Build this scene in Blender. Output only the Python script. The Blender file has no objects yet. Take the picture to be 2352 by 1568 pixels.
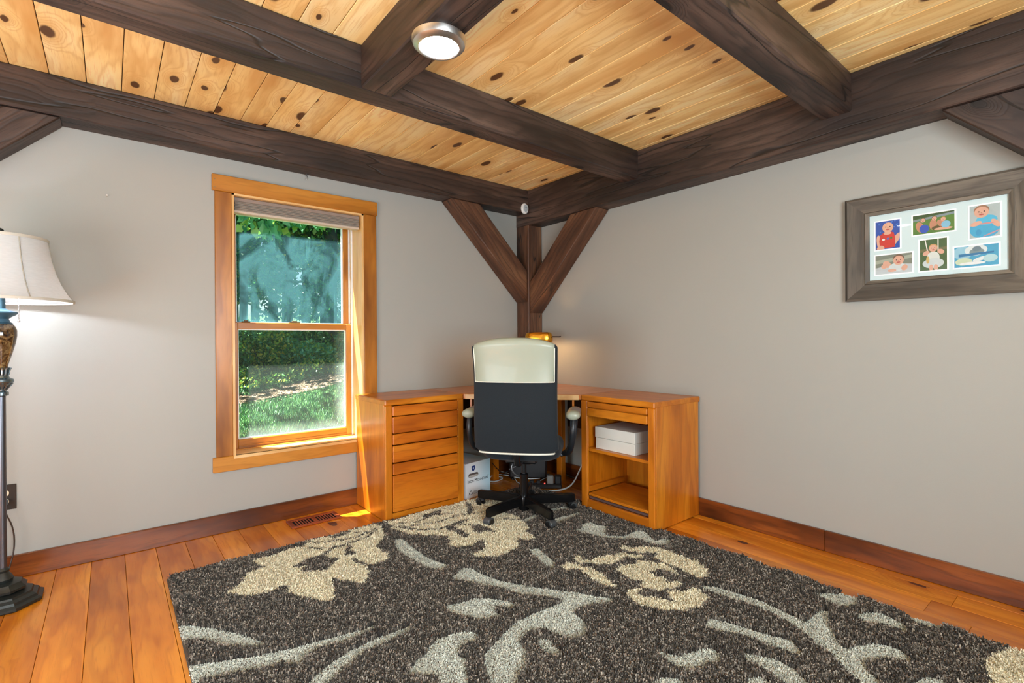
import bpy, bmesh, math, random
import numpy as np
from mathutils import Vector, Matrix
C = bpy.context.scene.collection
PI = math.pi
random.seed(7)
R = math.radians

# ---------------------------------------------------------------- camera
CAM = Vector((-2.938, -3.3574, 1.12)); FPX = 1139.95
_yaw, _pit, _rol = 0.8895, -0.0015, -0.0064
_F = Vector((math.cos(_yaw), math.sin(_yaw), 0)); _R = Vector((math.sin(_yaw), -math.cos(_yaw), 0)); _U = Vector((0, 0, 1))
_F2 = _F*math.cos(_pit)+_U*math.sin(_pit); _U2 = _U*math.cos(_pit)-_F*math.sin(_pit)
_R3 = _R*math.cos(_rol)+_U2*math.sin(_rol); _U3 = _U2*math.cos(_rol)-_R*math.sin(_rol)
cam_data = bpy.data.cameras.new('camera'); cam = bpy.data.objects.new('camera', cam_data); C.objects.link(cam)
cam_data.sensor_fit = 'HORIZONTAL'; cam_data.sensor_width = 36; cam_data.lens = FPX/2352*36
cam_data.clip_start = 0.05; cam_data.clip_end = 300
M = Matrix((_R3, _U3, -_F2)).transposed().to_4x4(); M.translation = CAM
cam.matrix_world = M
bpy.context.scene.camera = cam
def at(px, py, ax, val):
    "the point of the plane ax=val that the photograph shows at (px, py)"
    d = _F2+_R3*((px-1176)/FPX)+_U3*((784-py)/FPX)
    return CAM+d*((val-CAM[ax])/d[ax])

# ---------------------------------------------------------------- world, sun, exposure
sc = bpy.context.scene
sc.view_settings.view_transform = 'Standard'; sc.view_settings.look = 'None'
sc.view_settings.exposure = 0.0; sc.view_settings.gamma = 1.0; sc.view_settings.use_curve_mapping = False
sc.cycles.use_denoising = True
sc.cycles.max_bounces = 10; sc.cycles.diffuse_bounces = 6; sc.cycles.transparent_max_bounces = 24
sc.cycles.sample_clamp_indirect = 6.0
sc.cycles.caustics_reflective = False; sc.cycles.caustics_refractive = False
W = bpy.data.worlds.new('sky'); sc.world = W; W.use_nodes = True
wn = W.node_tree.nodes; wl = W.node_tree.links
sky = wn.new('ShaderNodeTexSky'); sky.sky_type = 'NISHITA'; sky.sun_disc = False; sky.sun_elevation = R(60); sky.sun_rotation = R(-45)
wn['Background'].inputs[1].default_value = 0.22
wl.new(sky.outputs[0], wn['Background'].inputs[0])
SUN_DIR = Vector((0.31, -0.26, -1.0)).normalized()
sl = bpy.data.lights.new('sun', 'SUN'); sl.energy = 56.0; sl.angle = R(0.5); sl.color = (1.0, 0.93, 0.80)
so = bpy.data.objects.new('sun', sl); C.objects.link(so); so.location = (-6, 6, 12)
so.rotation_euler = SUN_DIR.to_track_quat('-Z', 'Y').to_euler()
# fill light added to brighten the room, set at the added rear window
dl = bpy.data.lights.new('fill_light_rear', 'AREA'); dl.shape = 'RECTANGLE'; dl.size = 1.7; dl.size_y = 1.3; dl.energy = 142; dl.color = (0.86, 0.94, 1.0)
do = bpy.data.objects.new('fill_light_rear', dl); C.objects.link(do); do.location = (-2.6, -4.62, 1.3); do.rotation_euler = (R(112), 0, 0)
# fill light added to lift the ceiling, tilted up by the added patio door
d2 = bpy.data.lights.new('fill_light_left', 'AREA'); d2.shape = 'RECTANGLE'; d2.size = 2.0; d2.size_y = 1.1; d2.energy = 74; d2.color = (0.90, 0.96, 1.0)
d2o = bpy.data.objects.new('fill_light_left', d2); C.objects.link(d2o); d2o.location = (-4.6, -2.2, 0.75); d2o.rotation_euler = (R(122), 0, R(-90))
DOWNLIGHT_STRENGTH = 42.0

# ---------------------------------------------------------------- node helpers and materials
def lin(r, g, b):
    f = lambda c: (c/255/12.92) if c/255 <= 0.04045 else ((c/255+0.055)/1.055)**2.4
    return (f(r), f(g), f(b), 1)
class NT:
    def __init__(s, name):
        s.m = bpy.data.materials.new(name); s.m.use_nodes = True; s.t = s.m.node_tree; s.n = s.t.nodes
        s.b = s.n['Principled BSDF']; s.out = s.n['Material Output']
    def L(s, a, b): s.t.links.new(a, b)
    def node(s, typ, ins=None, **kw):
        n = s.n.new('ShaderNode'+typ)
        for k, v in kw.items(): setattr(n, k, v)
        for k, v in (ins or {}).items():
            if isinstance(v, bpy.types.NodeSocket): s.L(v, n.inputs[k])
            else: n.inputs[k].default_value = v
        return n
    def math(s, op, a, b=0.0, c=None, clamp=False):
        d = {0: a, 1: b}
        if c is not None: d[2] = c
        n = s.node('Math', d, operation=op); n.use_clamp = clamp; return n.outputs[0]
    def mix(s, f, a, b, blend='MIX'):
        n = s.node('Mix', data_type='RGBA', blend_type=blend)
        for k, v in ((0, f), (6, a), (7, b)):
            if isinstance(v, bpy.types.NodeSocket): s.L(v, n.inputs[k])
            else: n.inputs[k].default_value = v
        return n.outputs[2]
    def ramp(s, x, stops):
        n = s.node('ValToRGB', {0: x}); e = n.color_ramp.elements
        while len(e) < len(stops): e.new(0.5)
        for i, (p, c) in enumerate(stops): e[i].position = p; e[i].color = c
        return n.outputs[0]
    def sstep(s, x, a, b):
        n = s.node('MapRange', {0: x, 1: a, 2: b}, interpolation_type='SMOOTHSTEP'); return n.outputs[0]
    def noise(s, vec, scale, detail=3, rough=0.5, dist=0.0):
        n = s.node('TexNoise', {'Scale': scale, 'Detail': detail, 'Roughness': rough, 'Distortion': dist})
        if vec is not None: s.L(vec, n.inputs['Vector'])
        return n.outputs[0]
    def bump(s, h, strength=0.2, dist=0.01):
        n = s.node('Bump', {'Height': h, 'Strength': strength, 'Distance': dist}); s.L(n.outputs[0], s.b.inputs['Normal'])
    def base(s, c):
        if isinstance(c, bpy.types.NodeSocket): s.L(c, s.b.inputs['Base Color'])
        else: s.b.inputs['Base Color'].default_value = c
    def set(s, **kw):
        for k, v in kw.items(): s.b.inputs[k.replace('_', ' ')].default_value = v
_mc = {}
def plain(name, rgb, rough=0.5, metal=0.0, var=0.06, nscale=30, bump=0.0, coat=0.0, sheen=0.0):
    if name in _mc: return _mc[name]
    t = NT(name); co = t.node('TexCoord').outputs['Object']
    n = t.noise(co, nscale, 4)
    c = lin(*rgb); k = 1-var*2
    t.base(t.mix(n, (c[0]*k, c[1]*k, c[2]*k, 1), (min(1, c[0]*(1+var*2)), min(1, c[1]*(1+var*2)), min(1, c[2]*(1+var*2)), 1)))
    t.set(Roughness=rough, Metallic=metal); t.b.inputs['Coat Weight'].default_value = coat; t.b.inputs['Sheen Weight'].default_value = sheen
    if bump: t.bump(n, bump, 0.004)
    _mc[name] = t.m; return t.m
def emit(name, rgb, strength):
    t = NT(name); t.base(lin(*rgb)); t.b.inputs['Emission Color'].default_value = lin(*rgb); t.set(Emission_Strength=strength); return t.m
def wood(name, dark, mid, light, axis='x', knots=0.0, rough=0.4, ring=22.0, grain=0.35, island=True, tone=0.25, checks=0.0, coat=0.0, bumps=0.15, knotcol=(45, 22, 12), spec=0.5, blotch=0.0, wsc=1.0):
    key = name+'_'+axis
    if key in _mc: return _mc[key]
    t = NT(key)
    sp = t.node('SeparateXYZ', {0: t.node('TexCoord').outputs['Object']}).outputs
    u, v, w = {'x': (0, 1, 2), 'y': (1, 0, 2), 'z': (2, 0, 1)}[axis]
    rnd = t.node('NewGeometry').outputs['Random Per Island'] if island else t.node('ObjectInfo').outputs['Random']
    oi = t.node('ObjectInfo').outputs['Random']
    off = t.math('MULTIPLY', t.math('ADD', rnd, t.math('MULTIPLY', oi, 3.3)), 37.0)
    U = t.math('ADD', t.math('MULTIPLY', sp[u], wsc), off)
    V = t.math('ADD', t.math('MULTIPLY', sp[v], wsc), t.math('MULTIPLY', off, 0.37))
    Wc = t.math('ADD', t.math('MULTIPLY', sp[w], wsc), t.math('MULTIPLY', off, 0.71))
    VW = t.math('ADD', V, t.math('MULTIPLY', Wc, 0.83))
    lowv = t.node('CombineXYZ', {0: t.math('MULTIPLY', U, 1.3), 1: t.math('MULTIPLY', V, 7.0), 2: t.math('MULTIPLY', Wc, 7.0)}).outputs[0]
    n1 = t.noise(lowv, 1.0, 3, 0.55)
    finev = t.node('CombineXYZ', {0: t.math('MULTIPLY', U, 9.0), 1: t.math('MULTIPLY', V, 150.0), 2: t.math('MULTIPLY', Wc, 150.0)}).outputs[0]
    n2 = t.noise(finev, 1.0, 3, 0.6)
    phase = t.math('ADD', t.math('MULTIPLY', VW, ring), t.math('MULTIPLY', n1, 5.5))
    if knots:
        kv = t.node('CombineXYZ', {0: t.math('MULTIPLY', U, 2.4), 1: t.math('MULTIPLY', V, 5.2), 2: t.math('MULTIPLY', Wc, 0.02)}).outputs[0]
        kw = t.node('VectorMath', {0: kv, 1: t.node('VectorMath', {0: t.node('TexNoise', {'Vector': kv, 'Scale': 3.0}).outputs[1], 1: (0.12, 0.12, 0)}, operation='MULTIPLY').outputs[0]}, operation='ADD').outputs[0]
        vo = t.node('TexVoronoi', {'Vector': kw, 'Scale': 1.0, 'Randomness': 1.0}, voronoi_dimensions='2D')
        on = t.math('GREATER_THAN', t.node('SeparateColor', {0: vo.outputs['Color']}).outputs[0], 1.0-knots)
        sz = t.math('MULTIPLY', t.node('SeparateColor', {0: vo.outputs['Color']}).outputs[1], 0.75)
        d = t.math('DIVIDE', vo.outputs['Distance'], t.math('ADD', sz, 0.35))
        infl = t.math('MULTIPLY', t.math('EXPONENT', t.math('MULTIPLY', t.math('MULTIPLY', d, d), -14.0)), on)
        phase = t.math('ADD', phase, t.math('MULTIPLY', infl, 7.0))
    s = t.math('SINE', t.math('MULTIPLY', phase, 2*PI))
    rings = t.math('POWER', t.math('ADD', t.math('MULTIPLY', s, 0.5), 0.5), 3.6)
    col = t.ramp(n1, [(0.3, lin(*dark)), (0.5, lin(*mid)), (0.68, lin(*light))])
    col = t.mix(t.math('MULTIPLY', rings, grain), col, lin(*dark))
    col = t.mix(t.math('MULTIPLY', t.sstep(n2, 0.50, 0.72), grain*0.95), col, lin(*dark))
    tn = t.math('ADD', t.math('MULTIPLY', rnd, tone*2), 1.0-tone)
    col = t.mix(1.0, col, t.node('CombineXYZ', {0: tn, 1: t.math('POWER', tn, 1.25), 2: t.math('POWER', tn, 1.5)}).outputs[0], 'MULTIPLY')
    if blotch:
        bl = t.noise(lowv, 0.45, 2, 0.5)
        col = t.mix(t.math('MULTIPLY', t.sstep(bl, 0.5, 0.72), blotch), col, lin(*dark))
    h = t.math('SUBTRACT', 0.5, t.math('MULTIPLY', t.math('ADD', rings, n2), 0.4))
    if knots:
        halo = t.math('MULTIPLY', t.math('SUBTRACT', 1.0, t.sstep(d, 0.12, 0.42)), on)
        core = t.math('MULTIPLY', t.math('SUBTRACT', 1.0, t.sstep(d, 0.10, 0.15)), on)
        col = t.mix(t.math('MULTIPLY', halo, 0.5), col, lin(*dark))
        col = t.mix(t.math('MULTIPLY', core, 0.92), col, lin(*knotcol))
    if checks:
        cv = t.node('CombineXYZ', {0: t.math('MULTIPLY', U, 0.7), 1: t.math('MULTIPLY', V, 7.0), 2: t.math('MULTIPLY', Wc, 7.0)}).outputs[0]
        cn = t.noise(cv, 1.0, 2, 0.4)
        ck = t.math('SUBTRACT', 1.0, t.sstep(t.math('ABSOLUTE', t.math('SUBTRACT', cn, 0.46)), 0.0, 0.010))
        col = t.mix(t.math('MULTIPLY', ck, checks), col, (0.006, 0.004, 0.003, 1))
        h = t.math('SUBTRACT', h, t.math('MULTIPLY', ck, 1.5))
    t.base(col); t.set(Roughness=rough); t.b.inputs['Coat Weight'].default_value = coat; t.b.inputs['Coat Roughness'].default_value = 0.15
    t.b.inputs['Specular IOR Level'].default_value = spec
    t.bump(h, bumps, 0.003)
    _mc[key] = t.m; return t.m
def beam_wood(axis='x'): return wood('dark_timber', (30, 21, 18), (64, 49, 42), (98, 78, 67), axis, knots=0.22, rough=0.55, ring=26, grain=0.5, island=False, tone=0.12, checks=0.9, bumps=0.45, knotcol=(18, 12, 10))
def post_wood(axis='x'): return wood('brown_timber', (52, 32, 21), (94, 62, 42), (126, 90, 62), axis, knots=0.12, rough=0.6, ring=24, grain=0.45, island=False, tone=0.1, checks=0.8, bumps=0.4, knotcol=(25, 14, 9))
def ceil_wood(axis='y'): return wood('knotty_pine_ceiling', (220, 168, 96), (250, 216, 146), (255, 234, 178), axis, knots=0.72, rough=0.38, ring=15, grain=0.46, tone=0.10, bumps=0.06, knotcol=(70, 32, 16))
def floor_wood(axis='y'): return wood('pine_floor', (166, 88, 12), (214, 130, 28), (232, 154, 42), axis, knots=0.16, rough=0.22, ring=12, grain=0.30, tone=0.14, bumps=0.05, coat=0.1, knotcol=(66, 22, 6), blotch=0.35)
def base_wood(axis='x'): return wood('stained_baseboard', (66, 30, 8), (124, 64, 22), (156, 88, 34), axis, knots=0.12, rough=0.3, ring=14, grain=0.4, tone=0.08, coat=0.05, bumps=0.08, blotch=0.6)
def trim_wood(axis='x'): return wood('window_birch', (128, 74, 16), (178, 114, 36), (194, 132, 50), axis, knots=0.0, rough=0.35, ring=10, grain=0.22, tone=0.06, coat=0.15, bumps=0.05)
def jamb_wood(axis='x'): return wood('clear_pine_jamb', (190, 140, 76), (222, 180, 118), (236, 202, 146), axis, knots=0.05, rough=0.35, ring=12, grain=0.2, tone=0.04, bumps=0.04)
def oak(axis='x'): return wood('honey_oak', (158, 84, 8), (198, 114, 18), (214, 136, 32), axis, rough=0.34, ring=9, grain=0.36, tone=0.05, coat=0.1, bumps=0.08)
def oak_in(axis='x'): return wood('honey_oak_drawer', (156, 74, 8), (198, 106, 18), (212, 124, 28), axis, rough=0.34, ring=9, grain=0.38, tone=0.06, coat=0.1, bumps=0.08)
def grey_wood(axis='x'): return wood('weathered_frame_wood', (50, 45, 39), (88, 80, 69), (116, 107, 93), axis, knots=0.0, rough=0.6, ring=18, grain=0.45, tone=0.1, bumps=0.3, checks=0.0, knotcol=(40, 32, 26))

# ---------------------------------------------------------------- mesh builder
class MB:
    def __init__(s): s.v = []; s.f = []; s.mi = []
    def add(s, verts, faces, m=0):
        o = len(s.v); s.v += [tuple(p) for p in verts]; s.f += [tuple(i+o for i in f) for f in faces]; s.mi += [m]*len(faces); return s
    def box(s, x0, x1, y0, y1, z0, z1, b=0.003, m=0, M=None):
        lo = Vector((min(x0, x1), min(y0, y1), min(z0, z1))); hi = Vector((max(x0, x1), max(y0, y1), max(z0, z1)))
        b = min(b, *(0.45*(hi[i]-lo[i]) for i in range(3)))
        if b <= 0:
            v = [Vector((a, c, d)) for a in (lo.x, hi.x) for c in (lo.y, hi.y) for d in (lo.z, hi.z)]
            f = [(0, 1, 3, 2), (4, 6, 7, 5), (0, 4, 5, 1), (2, 3, 7, 6), (0, 2, 6, 4), (1, 5, 7, 3)]
        else:
            v = []; ix = {}
            for sg in [(a, c, d) for a in (0, 1) for c in (0, 1) for d in (0, 1)]:
                for ax in range(3):
                    p = [(hi[i] if sg[i] else lo[i]) for i in range(3)]
                    for i in range(3):
                        if i != ax: p[i] += -b if sg[i] else b
                    ix[(sg, ax)] = len(v); v.append(Vector(p))
            f = []
            for ax in range(3):
                o = [i for i in range(3) if i != ax]
                for sd in (0, 1):
                    q = []
                    for c in ((0, 0), (1, 0), (1, 1), (0, 1)):
                        g = [0]*3; g[ax] = sd; g[o[0]] = c[0]; g[o[1]] = c[1]; q.append(ix[(tuple(g), ax)])
                    f.append(tuple(q))
                for c in ((0, 0), (0, 1), (1, 0), (1, 1)):
                    g0 = [0]*3; g0[o[0]] = c[0]; g0[o[1]] = c[1]; g1 = list(g0); g1[ax] = 1
                    f.append((ix[(tuple(g0), o[0])], ix[(tuple(g1), o[0])], ix[(tuple(g1), o[1])], ix[(tuple(g0), o[1])]))
            for sg in [(a, c, d) for a in (0, 1) for c in (0, 1) for d in (0, 1)]:
                f.append(tuple(ix[(sg, k)] for k in range(3)))
        if M: v = [M @ p for p in v]
        return s.add(v, f, m)
    def prism(s, poly, z0, z1, m=0, M=None, ax=2):
        n = len(poly)
        def P(a, b, c): return Vector({2: (a, b, c), 1: (a, c, b), 0: (c, a, b)}[ax])
        v = [P(a, b, z0) for a, b in poly]+[P(a, b, z1) for a, b in poly]
        if M: v = [M @ p for p in v]
        f = [tuple(range(n))[::-1], tuple(range(n, 2*n))]+[(i, (i+1) % n, (i+1) % n+n, i+n) for i in range(n)]
        return s.add(v, f, m)
    def lathe(s, prof, n=32, c=(0, 0, 0), m=0, M=None, caps=True, closed=False):
        v = []; f = []
        for r, z in prof:
            for k in range(n):
                a = 2*PI*k/n; v.append(Vector((c[0]+r*math.cos(a), c[1]+r*math.sin(a), c[2]+z)))
        k_ = len(prof)
        for j in range(k_-1+(1 if closed else 0)):
            jn = (j+1) % k_
            for k in range(n): f.append((j*n+k, j*n+(k+1) % n, jn*n+(k+1) % n, jn*n+k))
        if caps and not closed:
            f.append(tuple(range(n))[::-1]); f.append(tuple((k_-1)*n+k for k in range(n)))
        if M: v = [M @ p for p in v]
        return s.add(v, f, m)
    def tube(s, pts, r, n=8, m=0, smooth=0, flat=1.0, up=None):
        P = [Vector(p) for p in pts]
        if smooth:
            for _ in range(smooth):
                Q = [P[0]]
                for a, b in zip(P[:-1], P[1:]): Q += [a*0.75+b*0.25, a*0.25+b*0.75]
                Q.append(P[-1]); P = Q
        rr = r if isinstance(r, (list, tuple)) else None
        v = []; f = []; N = None
        for i, p in enumerate(P):
            t = (P[min(i+1, len(P)-1)]-P[max(i-1, 0)]).normalized()
            if N is None:
                a = Vector(up) if up else (Vector((0, 0, 1)) if abs(t.z) < 0.9 else Vector((1, 0, 0))); N = (a-t*a.dot(t)).normalized()
            else: N = (N-t*N.dot(t)).normalized()
            B = t.cross(N)
            q = r if rr is None else rr[0]+(rr[-1]-rr[0])*i/(len(P)-1)
            for k in range(n):
                a = 2*PI*k/n; v.append(p+N*(q*math.cos(a)*flat)+B*(q*math.sin(a)))
        for i in range(len(P)-1):
            for k in range(n): f.append((i*n+k, i*n+(k+1) % n, (i+1)*n+(k+1) % n, (i+1)*n+k))
        f += [tuple(range(n))[::-1], tuple((len(P)-1)*n+k for k in range(n))]
        return s.add(v, f, m)
    def loft(s, rings, m=0, cap=True):
        n = len(rings[0]); v = [p for r in rings for p in r]; f = []
        for j in range(len(rings)-1):
            for k in range(n): f.append((j*n+k, j*n+(k+1) % n, (j+1)*n+(k+1) % n, (j+1)*n+k))
        if cap: f += [tuple(range(n))[::-1], tuple((len(rings)-1)*n+k for k in range(n))]
        return s.add(v, f, m)
    def ball(s, c, rx, ry=None, rz=None, m=0, n=16, M=None):
        ry = ry or rx; rz = rz or rx
        pr = [(math.sin(PI*j/10), -math.cos(PI*j/10)) for j in range(0, 11)]
        pr[0] = (0.02, -1); pr[-1] = (0.02, 1)
        T = Matrix.Translation(c) @ Matrix.Diagonal((rx, ry, rz, 1))
        return s.lathe(pr, n, m=m, M=(M @ T if M else T))
    def build(s, name, mats, parent=None, local=False, ang=32, flatshade=False):
        me = bpy.data.meshes.new(name)
        v = s.v
        if parent is not None and not local:
            inv = WM[parent.name].inverted(); v = [inv @ Vector(p) for p in v]
        me.from_pydata([tuple(p) for p in v], [], s.f)
        if not isinstance(mats, (list, tuple)): mats = [mats]
        for m in mats: me.materials.append(m)
        me.polygons.foreach_set('material_index', s.mi)
        bm = bmesh.new(); bm.from_mesh(me); bmesh.ops.recalc_face_normals(bm, faces=bm.faces); bm.to_mesh(me); bm.free()
        if not flatshade:
            me.polygons.foreach_set('use_smooth', [True]*len(me.polygons)); me.set_sharp_from_angle(angle=R(ang))
        o = bpy.data.objects.new(name, me); C.objects.link(o)
        if parent is not None: o.parent = parent; WM[o.name] = WM[parent.name].copy()
        else: WM[o.name] = Matrix.Identity(4)
        return o
WM = {}
def thing(name, label, cat, loc=(0, 0, 0), rotz=0, group=None):
    o = bpy.data.objects.new(name, None); C.objects.link(o); o.empty_display_size = 0.05
    o.location = loc; o.rotation_euler = (0, 0, rotz); o['label'] = label; o['category'] = cat
    if group: o['group'] = group
    WM[o.name] = Matrix.Translation(loc) @ Matrix.Rotation(rotz, 4, 'Z'); return o
def tag(o, label, cat, group=None, kind=None):
    o['label'] = label; o['category'] = cat
    if group: o['group'] = group
    if kind: o['kind'] = kind
    return o
def struct(o, label=None, cat=None):
    o['kind'] = 'structure'
    if label: o['label'] = label
    if cat: o['category'] = cat
    return o

# ================================================================ ROOM SHELL
XW, YW, ZC = -4.75, -4.65, 2.4003     # far side walls, ceiling
P_ = 0.1594
wt = NT('painted_drywall'); _c = wt.node('TexCoord').outputs['Object']
wt.base(wt.mix(wt.noise(_c, 1.3, 3), lin(158, 159, 152), lin(164, 165, 158))); wt.set(Roughness=0.62)
wt.bump(wt.noise(_c, 180, 3), 0.12, 0.002); M_wall = wt.m
WX0, WX1, WZ0, WZ1 = -2.37, -1.558, 0.447, 2.012; WT = 0.27
b = MB()
b.box(XW-0.1, WX0, 0, WT, -0.15, 2.6, 0); b.box(WX1, 0.12, 0, WT, -0.15, 2.6, 0)
b.box(WX0, WX1, 0, WT, -0.15, WZ0-0.02, 0); b.box(WX0, WX1, 0, WT, WZ1, 2.6, 0)
struct(b.build('wall_left', M_wall), 'taupe painted wall with the window', 'wall')
struct(MB().box(0, 0.12, YW-0.1, 0, -0.15, 2.6, 0).build('wall_right', M_wall), 'taupe painted wall with the picture frame', 'wall')
m = MB(); m.box(XW-0.1, XW, -1.1, 0, -0.15, 2.6, 0); m.box(XW-0.1, XW, YW-0.1, -3.3, -0.15, 2.6, 0); m.box(XW-0.1, XW, -3.3, -1.1, 2.05, 2.6, 0); m.box(XW-0.1, XW, -3.3, -1.1, -0.15, 0.0, 0)
struct(m.build('wall_far_left', M_wall), 'taupe wall out of view at the left', 'wall')
b = MB(); b.box(XW, -3.5, YW-0.1, YW, -0.15, 2.6, 0); b.box(-1.7, 0, YW-0.1, YW, -0.15, 2.6, 0)
b.box(-3.5, -1.7, YW-0.1, YW, -0.15, 0.8, 0); b.box(-3.5, -1.7, YW-0.1, YW, 2.1, 2.6, 0)
struct(b.build('wall_behind', M_wall), 'taupe wall behind the camera', 'wall')

# ceiling boards, running along y
b = MB(); x = -3.288-0.1349*11
while x < 0:
    x1 = x+0.1349
    y = 0.0; seg = random.uniform(1.4, 3.4) if False else 5
    b.box(max(x, XW)+0.0016, min(x1, 0)-0.0016, YW, 0, ZC, ZC+0.02, 0.0016)
    x = x1
b.box(XW, 0, YW, 0, ZC+0.008, ZC+0.03, 0, 1)
struct(b.build('ceiling', [ceil_wood('y'), plain('groove_dark', (34, 18, 8), 0.8)], flatshade=True), 'knotty pine board ceiling', 'ceiling')
# floor boards
b = MB(); x = -3.149-0.1335*12; i = 0
while x < 0:
    x1 = x+0.1335; y = 0.0; i += 1
    lens = [random.uniform(1.6, 3.2) for _ in range(5)]
    if i == 36: lens[0] = 2.598
    for L_ in lens:
        if y <= YW: break
        y1 = max(YW, y-L_)
        b.box(max(x, XW)+0.0007, min(x1, 0)-0.0007, y1+0.0005, y-0.0005, -0.02, 0, 0.0012); y = y1
    x = x1
b.box(XW, 0, YW, 0, -0.05, -0.006, 0, 1)
struct(b.build('floor', [floor_wood('y'), plain('seam_dark', (48, 20, 8), 0.8)], flatshade=True), 'wide orange pine board floor', 'floor')
# baseboards
HB = 0.1095
def bb(name, x0, x1, y0, y1, axis):
    m = MB().box(x0, x1, y0, y1, 0, HB, 0.003); struct(m.build(name, base_wood(axis)), 'dark stained pine baseboard', 'baseboard')
bb('baseboard_left', XW, -0.16, -0.02, 0, 'x')
bb('baseboard_right', -0.02, 0, -2.36, -0.16, 'y'); bb('baseboard_right.001', -0.02, 0, YW, -2.362, 'y')

# ================================================================ TIMBER FRAME
def timber(name, p0, p1, w, h, label, mat=None, roll_up=(0, 0, 1), wob=0.0):
    "a squared timber from p0 to p1; its own x axis follows the grain"
    p0 = Vector(p0); p1 = Vector(p1); X = (p1-p0).normalized(); Z = (Vector(roll_up)-X*X.dot(Vector(roll_up))).normalized(); Y = Z.cross(X)
    L_ = (p1-p0).length
    m = MB(); n = 24; rings = []
    rr = random.Random(name+str(p0.x))
    for i in range(n+1):
        a = L_*i/n; o = [rr.uniform(-wob, wob) for _ in range(4)]
        e = 0.006
        cs = [(-w/2, -h/2), (w/2, -h/2), (w/2, h/2), (-w/2, h/2)]; pts = []
        for k, (cy, cz) in enumerate(cs):
            sy = 1 if cy > 0 else -1; sz = 1 if cz > 0 else -1
            q = [(cy-sy*e, cz), (cy, cz-sz*e)]
            if k in (0, 2): q = q[::-1]
            pts += [Vector((a, t[0]+o[k], t[1]+o[k])) for t in q]
        rings.append(pts)
    m.loft(rings)
    ob = m.build(name, mat or beam_wood('x'), ang=25)
    Mx = Matrix((X, Y, Z)).transposed().to_4x4(); Mx.translation = p0; ob.matrix_world = Mx
    tag(ob, label, 'beam'); return ob
zL, zR, zA = 2.2085, 2.1054, 2.2126
TT = ZC  # timber tops meet the boards
def beam(name, x0, x1, y0, y1, z0, label, along):
    cx, cy, cz = (x0+x1)/2, (y0+y1)/2, (z0+TT)/2
    if along == 'x': return timber(name, (x0, cy, cz), (x1, cy, cz), y1-y0, TT-z0, label)
    return timber(name, (cx, y0, cz), (cx, y1, cz), x1-x0, TT-z0, label)
beam('ceiling_beam', XW+0.002, -P_-0.001, -P_, -0.002, zL, 'long dark timber beam running above the window wall', 'x')
beam('ceiling_beam', -P_, -0.002, YW+0.002, -0.002, zR, 'deep dark timber beam running above the picture frame wall', 'y')
beam('ceiling_beam', XW+0.002, -P_-0.001, -1.2928, -1.1659, zA, 'dark timber beam crossing the ceiling nearest the window wall, second timber from it', 'x')
beam('ceiling_beam', XW+0.002, -P_-0.001, -2.5344, -2.4017, zA, 'dark timber beam at top right, ending above the right wall nearest the picture frame', 'x')
beam('ceiling_beam', XW+0.002, -P_-0.001, -3.78, -3.65, zA, 'dark timber beam overhead behind the camera', 'x')
beam('ceiling_beam', -2.0901, -1.9425, -2.4007, -1.2938, zA+0.001, 'short dark timber between two beams carrying the round ceiling light', 'y')
beam('ceiling_beam', -2.0901, -1.9425, -3.649, -2.5354, zA+0.001, 'short dark timber overhead near the camera', 'y')
def post(x0, x1, y0, y1, z1, label):
    o = timber('timber_post', ((x0+x1)/2, (y0+y1)/2, 0.0), ((x0+x1)/2, (y0+y1)/2, z1), x1-x0, y1-y0, label, post_wood('x'), roll_up=(0, 1, 0)); o['category'] = 'post'
post(-P_, -0.002, -P_, -0.002, zR-0.001, 'brown timber post standing in the room corner behind the desk')
post(-4.03, -3.872, -P_, -0.002, zL-0.001, 'brown timber post beyond the floor lamp, out of view left')
post(-P_, -0.002, -3.78, -3.62, zR-0.001, 'brown timber post beyond the picture frame, out of view right')
def brace(along, s, c0, zlow, ztop, lab, mat, dep=0.145, hor=0.27):
    "45 degree knee brace: s is the sign away from the post face at c0 along the wall axis"
    run = ztop-zlow
    p = [(c0, zlow), (c0+s*run, ztop), (c0+s*(run-hor), ztop), (c0, zlow+hor)]
    # length direction is the local x axis of the piece
    X = Vector((s, 1)).normalized(); Yv = Vector((-1*s, 1)).normalized()
    m = MB(); o = Vector(p[0]); loc = [((Vector(q)-o).dot(X), (Vector(q)-o).dot(Yv)) for q in p]
    n = len(loc)
    m.prism(loc, -dep, -0.002)
    ob = m.build('knee_brace', mat)
    if along == 'x':   # on the window wall (plane y=0): local z -> world y
        Mx = Matrix(((X.x, Yv.x, 0, p[0][0]), (0, 0, 1, 0), (X.y, Yv.y, 0, p[0][1]), (0, 0, 0, 1)))
    else:
        Mx = Matrix(((0, 0, 1, 0), (X.x, Yv.x, 0, p[0][0]), (X.y, Yv.y, 0, p[0][1]), (0, 0, 0, 1)))
    ob.matrix_world = Mx
    bv = ob.modifiers.new('bevel', 'BEVEL'); bv.width = 0.006; bv.segments = 1; bv.limit_method = 'ANGLE'
    tag(ob, lab, 'brace')
brace('x', -1, -P_-0.001, 1.447, zL-0.001, 'brown timber knee brace from the corner post up towards the window', post_wood('x'))
brace('y', -1, -P_-0.001, 1.352, zR-0.001, 'brown timber knee brace from the corner post up along the right wall', post_wood('x'))
brace('x', 1, -3.871, 1.449, zL-0.001, 'dark timber knee brace cut off at the upper left above the floor lamp', beam_wood('x'))
brace('y', 1, -3.619, 1.345, zR-0.001, 'dark timber knee brace at the upper right above the picture frame', beam_wood('x'))

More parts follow.
